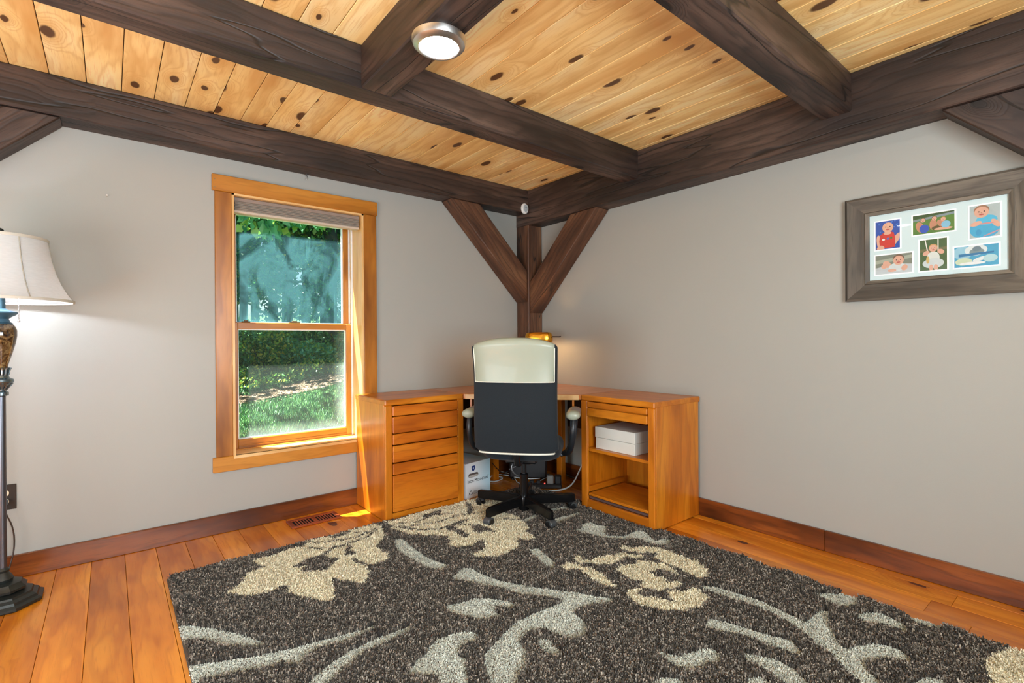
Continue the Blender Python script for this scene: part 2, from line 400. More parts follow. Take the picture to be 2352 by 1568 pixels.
# ================================================================ WINDOW
T_ = 0.02
m = MB()  # casing
m.box(-2.471, -1.457, -T_-0.004, 0, WZ1-0.002, 2.106, 0.003, 0); m.box(-2.475, -1.455, -T_-0.002, 0, 0.359, WZ0, 0.003, 0)
m.box(-2.457, WX0, -T_, 0, WZ0, WZ1-0.002, 0.003, 1); m.box(WX1, -1.463, -T_, 0, WZ0, WZ1-0.002, 0.003, 1)
for x_ in (-2.457, -1.471):
    for z_ in (2.075, 2.03): m.lathe([(0.004, 0), (0.004, 0.002)], 10, M=Matrix.Translation((x_, -T_-0.004, z_)) @ Matrix.Rotation(R(90), 4, 'X'), m=2)
win = struct(m.build('window_1', [trim_wood('x'), trim_wood('z'), plain('nail_head', (150, 120, 80), 0.4, 0.6)]), 'birch cased double hung window', 'window')
m = MB(); jt = 0.014
m.box(WX0, WX0+jt, -T_, WT, WZ0, WZ1, 0.001, 1); m.box(WX1-jt, WX1, -T_, WT, WZ0, WZ1, 0.001, 1); m.box(WX0, WX1, -T_, WT, WZ1-jt, WZ1, 0.001, 0)
m.build('window_jamb', [jamb_wood('x'), jamb_wood('z')], win)
MB().box(WX0, WX1, -T_-0.003, WT+0.03, WZ0-0.02, WZ0+0.0, 0.003).build('window_sill', jamb_wood('x'), win)
m = MB(); MW = plain('white_vinyl', (226, 232, 236), 0.4)
X0, X1 = WX0+jt, WX1-jt
for s_ in (0, 1):
    xa = X0 if s_ == 0 else X1-0.012
    m.box(xa, xa+0.012, 0.150, 0.158, WZ0, WZ1-jt, 0.001); m.box(xa, xa+0.012, 0.198, 0.206, WZ0, WZ1-jt, 0.001); m.box(xa, xa+0.012, 0.25, 0.262, WZ0, WZ1-jt, 0.001)
m.build('jamb_liner', MW, win)
def sash(yf, z0, z1, rb, rt, st, nm, lab):
    m = MB(); y0, y1 = yf, yf+0.036
    m.box(X0+0.002, X0+st, y0, y1, z0, z1, 0.003, 1); m.box(X1-st, X1-0.002, y0, y1, z0, z1, 0.003, 1)
    m.box(X0+st, X1-st, y0, y1, z0, z0+rb, 0.003, 0); m.box(X0+st, X1-st, y0, y1, z1-rt, z1, 0.003, 0)
    g = 0.006  # white glazing bead
    a, c, d, e = X0+st, X1-st, z0+rb, z1-rt
    m.box(a, a+g, y0+0.010, y1, d, e, 0.001, 2); m.box(c-g, c, y0+0.010, y1, d, e, 0.001, 2); m.box(a, c, y0+0.010, y1, d, d+g, 0.001, 2); m.box(a, c, y0+0.010, y1, e-g, e, 0.001, 2)
    o = m.build(nm, [trim_wood('x'), trim_wood('z'), MW], win); o['label'] = lab
    return o, (a, c, d, e)
s1, g1 = sash(0.160, WZ0+0.002, 1.247, 0.058, 0.042, 0.046, 'lower_sash', 'lower window sash')
s2, g2 = sash(0.208, 1.205, WZ1-jt-0.002, 0.042, 0.05, 0.046, 'upper_sash', 'upper window sash with a hazy pane')
m = MB()
m.box(X0+0.046, X1-0.046, 0.154, 0.160, WZ0+0.018, WZ0+0.023, 0.001, 0)
m.box(X0+0.0, X1, 0.13, 0.16, WZ0-0.001, WZ0+0.006, 0.002, 0)
m.build('sash_stop', trim_wood('x'), win)
m = MB()
for px_, L_ in ((-2.26, 0.05), (-1.965, 0.07)):
    m.box(px_-L_/2, px_+L_/2, 0.168, 0.19, 1.247, 1.256, 0.003); m.box(px_-L_/4, px_+L_/4, 0.172, 0.186, 1.256, 1.264, 0.003)
m.build('sash_lock', plain('lock_bronze', (120, 96, 70), 0.35, 0.7), win)
def pane_mat(name, hazy):
    t = NT(name); co = t.node('TexCoord').outputs['Object']
    tr = t.node('BsdfTransparent', {0: (0.94, 0.985, 0.98, 1)}); gl = t.node('BsdfGlossy', {0: (1, 1, 1, 1), 'Roughness': 0.0})
    fr = t.node('Fresnel', {0: 1.45}).outputs[0]
    mx = t.node('MixShader', {0: t.math('MULTIPLY', t.math('MULTIPLY', fr, 0.7, clamp=True), t.math('SUBTRACT', 1.0, t.node('NewGeometry').outputs['Backfacing'])), 1: tr.outputs[0], 2: gl.outputs[0]})
    sp = t.node('SeparateXYZ', {0: co}).outputs
    dif = t.node('BsdfDiffuse', {0: (0.085, 0.22, 0.27, 1) if hazy else (0.7, 0.85, 0.85, 1)}); trl = t.node('BsdfTranslucent', {0: (0.085, 0.22, 0.27, 1) if hazy else (0.7, 0.85, 0.85, 1)})
    ad = t.node('MixShader', {0: 0.75, 1: dif.outputs[0], 2: trl.outputs[0]})
    v = t.node('CombineXYZ', {0: t.math('MULTIPLY', sp[0], 5), 1: 0.0, 2: t.math('MULTIPLY', sp[2], 3.2)}).outputs[0]
    n = t.noise(v, 1.0, 4, 0.55, 1.2)
    if hazy:
        v2 = t.node('CombineXYZ', {0: t.math('MULTIPLY', sp[0], 26), 1: 0.0, 2: t.math('MULTIPLY', sp[2], 2.0)}).outputs[0]
        n2 = t.noise(v2, 1.0, 3, 0.6, 0.6)
        mask = t.math('ADD', t.math('MULTIPLY', t.sstep(n, 0.38, 0.60), 0.26), 0.08)
        mask = t.math('ADD', mask, t.math('MULTIPLY', t.sstep(n2, 0.60, 0.74), 0.16))
        topf = t.math('ADD', t.math('MULTIPLY', t.math('SUBTRACT', 1.0, t.sstep(t.math('ADD', sp[2], t.math('MULTIPLY', n, 0.12)), 1.88, 1.92)), 0.96), 0.04)
        mask = t.math('MULTIPLY', mask, topf)
    else:
        ex = t.math('SUBTRACT', 1.0, t.sstep(sp[2], 0.50, 0.60)); ez = t.sstep(sp[0], -1.72, -1.62)
        mask = t.math('ADD', 0.02, t.math('MULTIPLY', t.math('MAXIMUM', ex, ez), t.math('MULTIPLY', n, 0.20)))
    f = t.node('MixShader', {0: mask, 1: mx.outputs[0], 2: ad.outputs[0]}); t.L(f.outputs[0], t.out.inputs[0]); return t.m
MB().box(g1[0], g1[1], 0.178, 0.182, g1[2], g1[3], 0).build('window_pane', pane_mat('clear_pane', False), s1)
MB().box(g2[0], g2[1], 0.226, 0.230, g2[2], g2[3], 0).build('window_pane', pane_mat('hazy_pane', True), s2)
# blind
bl = thing('window_blind', 'grey taupe cellular blind drawn up at the top of the window', 'blind', (-1.964, 0.05, 1.905))
m = MB(); m.box(X0+0.003, X1-0.003, 0.012, 0.062, 1.972, WZ1-jt-0.001, 0.004); m.build('headrail', plain('blind_rail', (140, 124, 112), 0.6), bl)
tb = NT('blind_fabric'); cz = tb.node('SeparateXYZ', {0: tb.node('TexCoord').outputs['Object']}).outputs
tb.base(tb.mix(tb.noise(tb.node('CombineXYZ', {0: cz[0], 1: cz[1], 2: tb.math('MULTIPLY', cz[2], 12)}).outputs[0], 60, 2), lin(126, 118, 108), lin(146, 138, 128))); tb.set(Roughness=0.9)
m = MB()
zz = 1.918
while zz < 1.971: m.box(X0+0.006, X1-0.006, 0.008-(0.004 if int((zz-1.918)/0.009) % 2 else 0), 0.06, zz, zz+0.0088, 0.0035); zz += 0.009
m.build('cellular_fabric', tb.m, bl)
MB().box(X0+0.004, X1-0.004, 0.008, 0.06, 1.903, 1.918, 0.003).build('bottom_rail', plain('blind_rail_light', (190, 176, 160), 0.5), bl)

# unseen window added behind the camera to go with the rear fill light
m = MB(); m.box(-3.6, -1.6, YW, YW+0.02, 2.1, 2.2, 0.002); m.box(-3.6, -1.6, YW, YW+0.02, 0.7, 0.8, 0.002); m.box(-3.6, -3.5, YW, YW+0.02, 0.8, 2.1, 0.002); m.box(-1.7, -1.6, YW, YW+0.02, 0.8, 2.1, 0.002); m.box(-2.62, -2.58, YW-0.05, YW-0.01, 0.8, 2.1, 0.002)
struct(m.build('window_2', trim_wood('x')), 'added unseen birch cased window behind the camera', 'window')

m = MB()  # unseen patio door, added to go with the upward fill light
for y_ in (-3.3, -2.24, -2.16, -1.16): m.box(XW-0.06, XW-0.02, y_, y_+0.06, 0.0, 2.05, 0.002)
m.box(XW-0.06, XW-0.02, -3.3, -1.1, 1.99, 2.05, 0.002); m.box(XW-0.06, XW-0.02, -3.3, -1.1, 0.0, 0.1, 0.002)
struct(m.build('door_1', trim_wood('z')), 'added glazed patio door out of view to the left', 'door')
# ================================================================ CEILING LIGHTS
Mn = plain('brushed_nickel', (220, 220, 216), 0.34, 1.0, 0.05, 60)
Mlens = emit('lit_lens', (240, 247, 255), DOWNLIGHT_STRENGTH)
def downlight(x, y, z, lab, lens=None):
    t = thing('ceiling_light', lab, 'ceiling light', (x, y, z), 0)
    m = MB(); m.lathe([(0.070, 0.0), (0.070, -0.012), (0.096, -0.016), (0.096, -0.026), (0.092, -0.038), (0.081, -0.047), (0.072, -0.049), (0.069, -0.046), (0.069, -0.020)], 48); m.build('trim_ring', Mn, t, local=True)
    m = MB(); m.lathe([(0.0685, -0.021), (0.0685, -0.044), (0.05, -0.048), (0.02, -0.050), (0.001, -0.0505)], 40); m.build('lens', lens or Mlens, t, local=True)
downlight(-2.018, -1.82, zA+0.001, 'round brushed nickel ceiling light glowing white under the short beam')
for (x, y, lab) in ((-0.95, -3.15, 'added round nickel ceiling light overhead near the right wall'), (-2.018, -3.10, 'added round nickel ceiling light overhead near the camera'), (-3.85, -1.85, 'added round nickel ceiling light out of view to the left'), (-3.85, -3.10, 'added round nickel ceiling light behind and left of the camera')):  # unseen ceiling lights, added to brighten the room
    if -3 < x < -1.5: downlight(x, y, zA+0.001, lab)
    else: downlight(x, y, ZC, lab, emit('lit_lens_bright', (240, 247, 255), DOWNLIGHT_STRENGTH*1.4) if x > -1.5 else None)

# motion sensor on the beam in the corner
t = thing('motion_sensor', 'small round white sensor on the beam in the room corner', 'sensor', (-0.203, -P_-0.001, 2.236))
Mx = Matrix.Rotation(R(90), 4, 'X')
ms = plain('sensor_white', (222, 226, 224), 0.4)
m = MB(); m.lathe([(0.037, 0), (0.037, 0.010), (0.031, 0.017), (0.001, 0.018)], 32, M=Matrix.Diagonal((1, 1, 1.22, 1)) @ Mx); m.build('housing', ms, t, local=True)
m = MB(); m.lathe([(0.022, 0.017), (0.022, 0.021), (0.001, 0.0225)], 28, M=Matrix.Diagonal((1, 1, 1.3, 1)) @ Mx); m.build('sensor_window', plain('sensor_grey', (170, 182, 186), 0.3), t, local=True)
m = MB(); m.tube([(-0.010, -0.0225, 0.008), (0, -0.0235, 0.011), (0.010, -0.0225, 0.008)], 0.0014, 6); m.build('slot', plain('sensor_dark', (60, 66, 70), 0.4), t, local=True)
# hook under the beam, nail in the wall
m = MB(); m.tube([(0, 0, 0.004), (0, 0, -0.018), (0.006, -0.008, -0.026), (0.004, -0.014, -0.034), (-0.004, -0.010, -0.040), (-0.006, -0.003, -0.034)], 0.0018, 6, smooth=1)
m.tube([(-0.007, -0.004, -0.01), (0.007, -0.004, -0.01)], 0.0035, 8)
o = m.build('ceiling_hook', plain('hook_steel', (150, 150, 150), 0.3, 0.9)); o.location = (-1.941, -0.03, zL); tag(o, 'tiny metal hook hanging under the beam above the window', 'hook')
m = MB(); m.tube([(0, 0.004, 0), (0, -0.016, 0.003)], 0.0016, 6); m.lathe([(0.004, 0), (0.004, 0.002)], 10, M=Matrix.Translation((0, -0.016, 0.003)) @ Mx)
o = m.build('wall_nail', plain('nail_white', (220, 216, 206), 0.4)); o.location = (-2.944, 0, 1.89); tag(o, 'small pale nail in the bare wall left of the window', 'nail')

# ================================================================ LEFT CABINET (drawers)
HD = 0.7563
lx0, lx1, ly = -1.6196, -1.042, -0.4832
t = thing('drawer_cabinet', 'honey oak cabinet with stacked drawers beside the window', 'cabinet', ((lx0+lx1)/2, ly/2, 0))
m = MB()
m.box(lx0, lx0+0.02, ly+0.02, -0.022, 0.004, HD-0.03, 0.002, 1); m.box(lx1-0.02, lx1, ly+0.02, -0.022, 0.004, HD-0.03, 0.002, 1)
m.box(lx0+0.02, lx1-0.02, -0.034, -0.024, 0.02, HD-0.03, 0.001, 1); m.box(lx0+0.02, lx1-0.02, ly+0.02, -0.04, 0.03, 0.045, 0.001, 0)
m.build('body', [oak('x'), oak('z')], t)
m = MB(); m.box(lx0, -1.5725, ly, ly+0.022, 0.0, HD-0.036, 0.004, 1); m.box(-1.089, lx1, ly, ly+0.022, 0.0, HD-0.036, 0.004, 1); m.box(-1.5725, -1.089, ly, ly+0.022, 0.0, 0.047, 0.002, 0)
m.build('face_frame', [oak('x'), oak('z')], t)
m = MB(); m.box(lx0, lx1, ly, -0.001, HD-0.036, HD, 0.006); m.build('top', oak('x'), t)
for z0, z1, s0, s1_ in ((0.544, 0.648, 0.653, 0.7155), (0.362, 0.466, 0.473, 0.539), (0.052, 0.281, 0.286, 0.355)):
    m = MB(); m.box(-1.570, -1.0915, ly-0.006, ly+0.016, z0, z1, 0.004); m.box(-1.56, -1.10, ly+0.016, -0.06, z0+0.01, z1-0.01, 0.001)
    d = m.build('drawer', oak_in('x'), t)
    MB().box(-1.570, -1.0915, ly-0.006, ly+0.016, s0, s1_, 0.004).build('finger_rail', oak_in('x'), d)

# ================================================================ RIGHT CABINET (open shelves)
rx, ry1, ry2 = -0.4929, -1.6441, -1.0686
t = thing('shelf_cabinet', 'honey oak cabinet with open shelves against the right wall', 'cabinet', (rx/2, (ry1+ry2)/2, 0))
m = MB()
m.box(rx+0.02, -0.022, ry1, ry1+0.02, 0.004, HD-0.03, 0.002, 1); m.box(rx+0.02, -0.022, ry2-0.02, ry2, 0.004, HD-0.03, 0.002, 1)
m.box(-0.034, -0.024, ry1+0.02, ry2-0.02, 0.02, HD-0.03, 0.001, 1); m.box(rx+0.02, -0.034, ry1+0.02, ry2-0.02, 0.035, 0.055, 0.001, 2)
m.build('body', [oak('x'), oak('z'), oak('y')], t)
m = MB(); m.box(rx, rx+0.022, ry1, -1.598, 0, HD-0.036, 0.004, 1); m.box(rx, rx+0.022, -1.1215, ry2, 0, HD-0.036, 0.004, 1); m.box(rx, rx+0.022, -1.598, -1.1215, 0, 0.072, 0.002, 0)
m.build('face_frame', [oak('y'), oak('z')], t)
m = MB(); m.box(rx, -0.001, ry1, ry2, HD-0.036, HD, 0.006); m.build('top', oak('y'), t)
m = MB(); m.box(rx-0.004, rx+0.016, -1.5955, -1.124, 0.622, 0.674, 0.004); m.box(rx+0.016, -0.08, -1.59, -1.13, 0.630, 0.70, 0.001)
d = m.build('drawer', oak('y'), t); MB().box(rx-0.004, rx+0.016, -1.5955, -1.124, 0.679, 0.716, 0.004).build('finger_rail', oak('y'), d)
MB().box(rx+0.028, -0.036, -1.6235, -1.0895, 0.384, 0.403, 0.002).build('shelf', oak('y'), t)
m = MB(); m.box(rx+0.004, -0.12, -1.594, -1.128, 0.098, 0.114, 0.003); d = m.build('pullout_shelf', oak('y'), t)
m = MB(); m.box(rx+0.024, -0.10, -1.1200, -1.0895, 0.114, 0.150, 0.003); m.build('runner', oak('x'), t); MB().box(rx+0.024, -0.10, -1.6235, -1.598, 0.114, 0.150, 0.003).build('runner', oak('x'), t)
m = MB(); m.box(rx+0.024, -0.10, -1.1240, -1.120, 0.080, 0.098, 0.001); m.box(rx+0.022, rx+0.03, -1.597, -1.123, 0.074, 0.090, 0.001); m.build('slide_rail', plain('slide_metal', (150, 130, 130), 0.35, 0.8), t)
m = MB()
for z_ in [0.17+0.035*k for k in range(12)]:
    for x_ in (-0.455,): m = MB(); m.lathe([(0.0026, 0), (0.0026, 0.0015)], 8, M=Matrix.Translation((x_, -1.0893, z_)) @ Mx)
    m.build('shelf_pin_hole', plain('pin_hole', (215, 190, 150), 0.5), t)

# white box on the shelf
t = thing('storage_box', 'white cardboard box lying on the shelf of the right cabinet', 'box', (-0.28, -1.32, 0.404))
Mwb = plain('white_card', (214, 216, 208), 0.7, var=0.03, nscale=8)
m = MB(); m.box(-0.425, -0.15, -1.455, -1.137, 0.4035, 0.475, 0.002); m.build('box_base', Mwb, t)
m = MB(); m.box(-0.428, -0.147, -1.458, -1.134, 0.477, 0.546, 0.002); m.build('lid', Mwb, t)

# ================================================================ CORNER DESK
t = thing('corner_desk', 'oak corner desk section with diagonal front between the two cabinets', 'desk', (-0.4, -0.4, 0))
poly = [(-P_-0.002, -0.001), (-1.0405, -0.001), (-1.0405, -0.478), (-1.030, -0.487), (-0.497, -1.055), (-0.488, -1.067), (-0.001, -1.067), (-0.001, -P_-0.002), (-P_-0.002, -P_-0.002)]
m = MB(); m.prism(poly, HD-0.036, HD); o = m.build('desktop', wood('oak_desktop', (170, 92, 40), (200, 124, 62), (214, 142, 82), 'x', rough=0.28, ring=9, grain=0.25, tone=0.03, coat=0.3, bumps=0.05), t)
bv = o.modifiers.new('bevel', 'BEVEL'); bv.width = 0.003; bv.segments = 2; bv.limit_method = 'ANGLE'
dv = Vector((0.533, -0.568, 0)).normalized(); nv = Vector((-dv.y, dv.x, 0))  # along the front edge / towards the corner
A_ = Vector((-1.030, -0.487, 0)); Rz = math.atan2(dv.y, dv.x)
def DM(s_, q=0.0): return Matrix.Translation(A_+dv*s_+nv*q) @ Matrix.Rotation(Rz, 4, 'Z')
LF = 0.778
MB().box(0.0, LF, -0.006, 0.0, HD-0.037, HD-0.002, 0.002, M=DM(0, 0)).build('front_edge', jamb_wood('x'), t)
for s_ in (0.03, LF-0.045): MB().box(0, 0.014, 0.012, 0.30, HD-0.120, HD-0.037, 0.002, M=DM(s_)).build('tray_bracket', oak('z'), t)
for s_, q in ((0.0, 0), (1, 0)):
    if s_ == 0: m = MB().box(-0.545, -0.49, -0.16, -0.115, 0.0, HD-0.037, 0.002)
    else: m = MB().box(-0.16, -0.115, -0.545, -0.49, 0.0, HD-0.037, 0.002)
    m.build('leg', oak('z'), t)
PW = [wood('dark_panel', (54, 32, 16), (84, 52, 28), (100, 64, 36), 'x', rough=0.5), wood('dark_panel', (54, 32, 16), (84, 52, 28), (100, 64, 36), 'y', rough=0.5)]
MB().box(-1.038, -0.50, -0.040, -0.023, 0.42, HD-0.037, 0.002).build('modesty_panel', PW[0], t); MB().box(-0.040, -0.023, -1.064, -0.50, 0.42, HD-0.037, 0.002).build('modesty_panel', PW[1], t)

# black equipment box under the desk, adapter, power strip, cables
t = thing('computer_subwoofer', 'black equipment box on the floor deep under the corner desk', 'speaker', (-0.285, -0.285, 0), R(-45))
Mb = plain('matte_black', (22, 21, 22), 0.5, var=0.1, nscale=90)
MB().box(-0.15, 0.15, -0.07, 0.05, 0.012, 0.30, 0.012).build('housing', Mb, t, local=True)
for sx in (-0.12, 0.12):
    for sy in (-0.055, 0.035): MB().lathe([(0.014, 0), (0.014, 0.013)], 12, c=(sx, sy, 0)).build('foot', Mb, t, local=True)
t = thing('power_strip', 'black power strip with a red light on the floor under the desk', 'power strip', (-0.40, -0.56, 0.0), R(-42))
MB().box(-0.16, 0.16, -0.026, 0.026, 0.0, 0.034, 0.006).build('housing', plain('strip_black', (30, 28, 28), 0.4), t, local=True)
m = MB(); m.box(0.028, 0.036, -0.008, 0.0, 0.034, 0.039, 0.001); m.build('indicator_light', emit('red_led', (255, 60, 50), 6), t, local=True)
for k in range(3): MB().box(-0.13+0.05*k, -0.10+0.05*k, -0.014, 0.014, 0.034, 0.06, 0.004).build('plug', Mb, t, local=True)
o = MB().box(0.048, 0.098, -0.024, 0.024, 0.0345, 0.098, 0.006).build('power_adapter', plain('adapter_grey', (120, 118, 112), 0.5)); o.location = (-0.40, -0.56, 0); o.rotation_euler = (0, 0, R(-42)); tag(o, 'grey square power adapter plugged into the power strip', 'adapter')
o = MB().box(0.108, 0.158, -0.026, 0.030, 0.0345, 0.10, 0.008).build('power_adapter', Mb); o.location = (-0.40, -0.56, 0); o.rotation_euler = (0, 0, R(-42)); tag(o, 'black power adapter on the right end of the power strip', 'adapter')
def cable(pts, r, col, lab, nm='cable'):
    o = MB().tube(pts, r, 8, smooth=3).build(nm, plain('cable_'+col[0], col[1], 0.5)); tag(o, lab, 'cable'); return o
WH = ('white', (205, 215, 215)); GY = ('grey', (120, 112, 100)); BK = ('black', (28, 26, 26))
def fl(px, py, z): return at(px, py, 2, z)
cable([(-0.20, -1.02, 0.40), (-0.24, -0.94, 0.38), (-0.27, -0.86, 0.20), (-0.30, -0.80, 0.05), (-0.36, -0.72, 0.008), (-0.46, -0.68, 0.02)], 0.0055, WH, 'thick pale cable curving down from the right cabinet under the desk')
cable([fl(1124, 1105, .006), fl(1140, 1106, .006), fl(1160, 1096, .008), fl(1130, 1092, .012), fl(1124, 1098, .02)], 0.005, WH, 'white cable loop on the floor beside the file box')
cable([fl(1125, 1094, .03), fl(1150, 1088, .03), fl(1180, 1095, .02), fl(1210, 1100, .02), fl(1240, 1098, .02)], 0.0035, WH, 'thin white cable running behind the chair base')
cable([fl(1182, 1098, .015), fl(1190, 1110, .006), fl(1220, 1116, .004), fl(1243, 1102, .02), fl(1262, 1094, .03)], 0.003, WH, 'thin white cable sagging in front of the others behind the chair')
cable([fl(1150, 1082, .06), fl(1180, 1090, .03), fl(1215, 1086, .04), fl(1250, 1084, .05)], 0.004, GY, 'grey brown cable tangled behind the chair post')
cable([fl(1152, 1090, .03), fl(1185, 1084, .04), fl(1225, 1090, .03), fl(1262, 1088, .03)], 0.004, BK, 'black cable tangled behind the chair post')
cable([fl(1130, 1062, .16), fl(1145, 1080, .08), fl(1158, 1087, .05), fl(1186, 1072, .09)], 0.003, BK, 'thin black cable drooping beside the left desk leg')
cable([fl(1300, 1090, .012), fl(1318, 1097, .008), fl(1336, 1099, .008), (-0.12, -1.03, 0.008)], 0.004, GY, 'grey cable lying along the baseboard near the right cabinet')

# file boxes beside the drawer cabinet
def card(name, rgb): return plain(name, rgb, 0.75, var=0.03, nscale=12)
bt = NT('file_box_print'); zc_ = bt.node('SeparateXYZ', {0: bt.node('TexCoord').outputs['Object']}).outputs
bt.base(bt.mix(bt.sstep(zc_[0], 0.06, 0.26), lin(244, 246, 246), lin(190, 224, 236))); bt.set(Roughness=0.6)
ang = math.atan2(0.042, 0.249)
t = thing('file_box', 'white and pale blue cardboard file box with printed lettering beside the drawers', 'box', (-0.994, -0.428, 0), ang)
m = MB(); m.box(0.0, 0.252, 0.0, 0.275, 0.0, 0.249, 0.001); m.build('carton', bt.m, t, local=True)
slot = [(0.032+0.1*0, 0.158)]
def stad(cx, cz, w, h, n=10, sl=0.0):
    p = []
    for k in range(n+1): a = -PI/2+PI*k/n; p.append((cx+w/2-h/2+h/2*math.cos(a), cz+h/2*math.sin(a)))
    for k in range(n+1): a = PI/2+PI*k/n; p.append((cx-w/2+h/2+h/2*math.cos(a), cz+h/2*math.sin(a)))
    return p
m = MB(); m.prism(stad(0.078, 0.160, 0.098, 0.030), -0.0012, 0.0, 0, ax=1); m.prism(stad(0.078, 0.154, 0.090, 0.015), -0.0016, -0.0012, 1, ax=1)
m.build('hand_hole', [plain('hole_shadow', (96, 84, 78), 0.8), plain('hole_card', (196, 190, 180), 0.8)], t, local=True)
m = MB(); sh = [(0.060, 0.226), (0.094, 0.226), (0.094, 0.206), (0.088, 0.194), (0.077, 0.186), (0.066, 0.194), (0.060, 0.206)]
m.prism(sh, -0.0012, 0.0, 0, ax=1); m.prism([(0.077+0.006*math.cos(a*PI/4), 0.209+0.009*math.sin(a*PI/4)) for a in range(8)], -0.0018, -0.0012, 1, ax=1)
m.build('shield_emblem', [plain('print_navy', (28, 50, 116), 0.6), plain('print_pale', (200, 214, 226), 0.6)], t, local=True)
Mink = plain('print_ink', (38, 40, 48), 0.6)
def text(s, size, loc, parent, mat, rot=(R(90), 0, 0), sx=1.0, nm='printed_lettering', align='LEFT'):
    cu = bpy.data.curves.new('txt', 'FONT'); cu.body = s; cu.size = size; cu.align_x = align; cu.extrude = 0.0004
    o = bpy.data.objects.new('txt', cu); C.objects.link(o); dg = bpy.context.evaluated_depsgraph_get()
    me = bpy.data.meshes.new_from_object(o.evaluated_get(dg)); bpy.data.objects.remove(o); bpy.data.curves.remove(cu)
    me.materials.clear(); me.materials.append(mat)
    me.transform(Matrix.Translation(loc) @ Matrix.Rotation(rot[2], 4, 'Z') @ Matrix.Rotation(rot[0], 4, 'X') @ Matrix.Diagonal((sx, 1, 1, 1)))
    ob = bpy.data.objects.new(nm, me); C.objects.link(ob); ob.parent = parent; WM[ob.name] = WM[parent.name].copy(); return ob
tx = text('I', 0.036, (0.018, -0.0008, 0.108), t, Mink, sx=0.9)
for s_, z_, w_, x_ in (('RON ', 0.026, 0.9, 0.029), ('M', 0.036, 0.9, 0.090), ('OUNTAIN', 0.026, 0.9, 0.116)):
    o2 = text(s_, z_, (x_, -0.0008, 0.108), t, Mink, sx=w_)
    o2.name = 'printed_lettering'
text('®', 0.012, (0.224, -0.0008, 0.126), t, Mink)
m = MB()  # recycling arrows
for k in range(3):
    a0 = PI/2+k*2*PI/3; c_ = Vector((0.052, 0.036)); r_ = 0.014
    p = []
    for j in range(5): a = a0-0.75+1.15*j/4; p.append((c_.x+(r_+0.0032)*math.cos(a), c_.y+(r_+0.0032)*math.sin(a)))
    a = a0+0.72; p.append((c_.x+r_*math.cos(a), c_.y+r_*math.sin(a)))
    for j in range(5): a = a0+0.4-1.15*j/4; p.append((c_.x+(r_-0.0032)*math.cos(a), c_.y+(r_-0.0032)*math.sin(a)))
    m.prism(p, -0.0012, 0.0, ax=1)
m.build('recycling_symbol', Mink, t, local=True)
m = MB()
for k, L_ in enumerate((0.040, 0.052, 0.048, 0.050, 0.036)): m.box(0.078, 0.078+L_, -0.0012, 0, 0.044-0.0055*k, 0.0455-0.0055*k, 0)
m.build('fine_print', Mink, t, local=True)
t = thing('cardboard_box', 'taller pale blue cardboard box standing behind the lettered file box', 'box', (-0.93, -0.085, 0), 0.0)
MB().box(-0.075, 0.09, -0.022, 0.058, 0.0, 0.34, 0.002).build('carton', card('pale_blue_card', (150, 190, 208)), t, local=True)
MB().box(-0.01, 0.07, -0.024, -0.022, 0.24, 0.262, 0.0).build('printed_stripe', card('red_print', (120, 40, 32)), t, local=True)

# ================================================================ DESK LAMP
lp = at(1238, 790, 2, 1.12); lp = CAM+(_F+_R*((1238-1176)/FPX))*4.02
t = thing('desk_lamp', 'brass desk lamp with a rounded shade in the corner behind the chair', 'lamp', (lp.x, lp.y, HD), math.atan2(-0.777, 0.63)+R(52))
t.rotation_euler = (0, 0, R(-51)); WM[t.name] = Matrix.Translation((lp.x, lp.y, HD)) @ Matrix.Rotation(R(-51), 4, 'Z')
Mbr = plain('polished_brass', (226, 160, 52), 0.22, 1.0, 0.05, 10)
Mdb = plain('dark_bronze', (46, 34, 30), 0.3, 0.8)
# local x = picture right, local y = away from the camera
rings = []
zt = 1.186-HD
prof = [(0.0, 0.80), (0.004, 0.87), (0.013, 0.94), (0.030, 0.985), (0.050, 1.0), (0.072, 0.99), (0.088, 0.90), (0.094, 0.78)]
for dz, k in prof:
    hw, hd = 0.112*k, 0.062*k; ring = []
    for j in range(40):
        a = 2*PI*j/40; ca, sa = math.cos(a), math.sin(a); e = 0.62
        ring.append(Vector((hw*abs(ca)**e*(1 if ca > 0 else -1), hd*abs(sa)**e*(1 if sa > 0 else -1), zt-dz)))
    rings.append(ring)
inner = [[Vector((p.x*0.97, p.y*0.95, p.z-0.0025)) for p in r] for r in rings[::-1]]
m = MB(); n_ = 40; allr = rings+inner; m.loft(allr+[allr[0]], cap=False); m.build('lamp_shade', Mbr, t, local=True)
m = MB(); m.lathe([(0.075, 0.0), (0.075, 0.012), (0.068, 0.018), (0.02, 0.024), (0.008, 0.032)], 36, c=(0, 0.0, 0)); m.build('base', Mbr, t, local=True)
m = MB(); m.tube([(0, 0, 0.02), (0, 0, zt-0.09)], 0.006, 12); m.build('stem', Mbr, t, local=True)
m = MB(); m.tube([(-0.15, 0, zt-0.036), (0.12, 0, zt-0.036)], 0.0035, 10); m.build('crossbar', Mdb, t, local=True)
m = MB(); m.tube([(0.112, 0, zt-0.036), (0.13, 0, zt-0.036), (0.145, 0.010, zt-0.036), (0.165, 0.010, zt-0.036), (0.178, 0, zt-0.034), (0.165, -0.010, zt-0.036), (0.145, -0.010, zt-0.036), (0.130, 0, zt-0.036)], 0.005, 10, smooth=1); m.build('handle', Mdb, t, local=True)
m = MB(); m.ball((0, 0, zt-0.100), 0.022, 0.022, 0.020); m.build('bulb', emit('warm_bulb', (255, 196, 124), 210), t, local=True)

# ================================================================ OFFICE CHAIR
HUB = Vector((-0.865, -0.914, 0))
CH_A = R(40.5)
t = thing('office_chair', 'high-backed swivel office chair with black fabric and cream leather on the rug', 'chair', (HUB.x, HUB.y, 0.016), CH_A)
CH = t
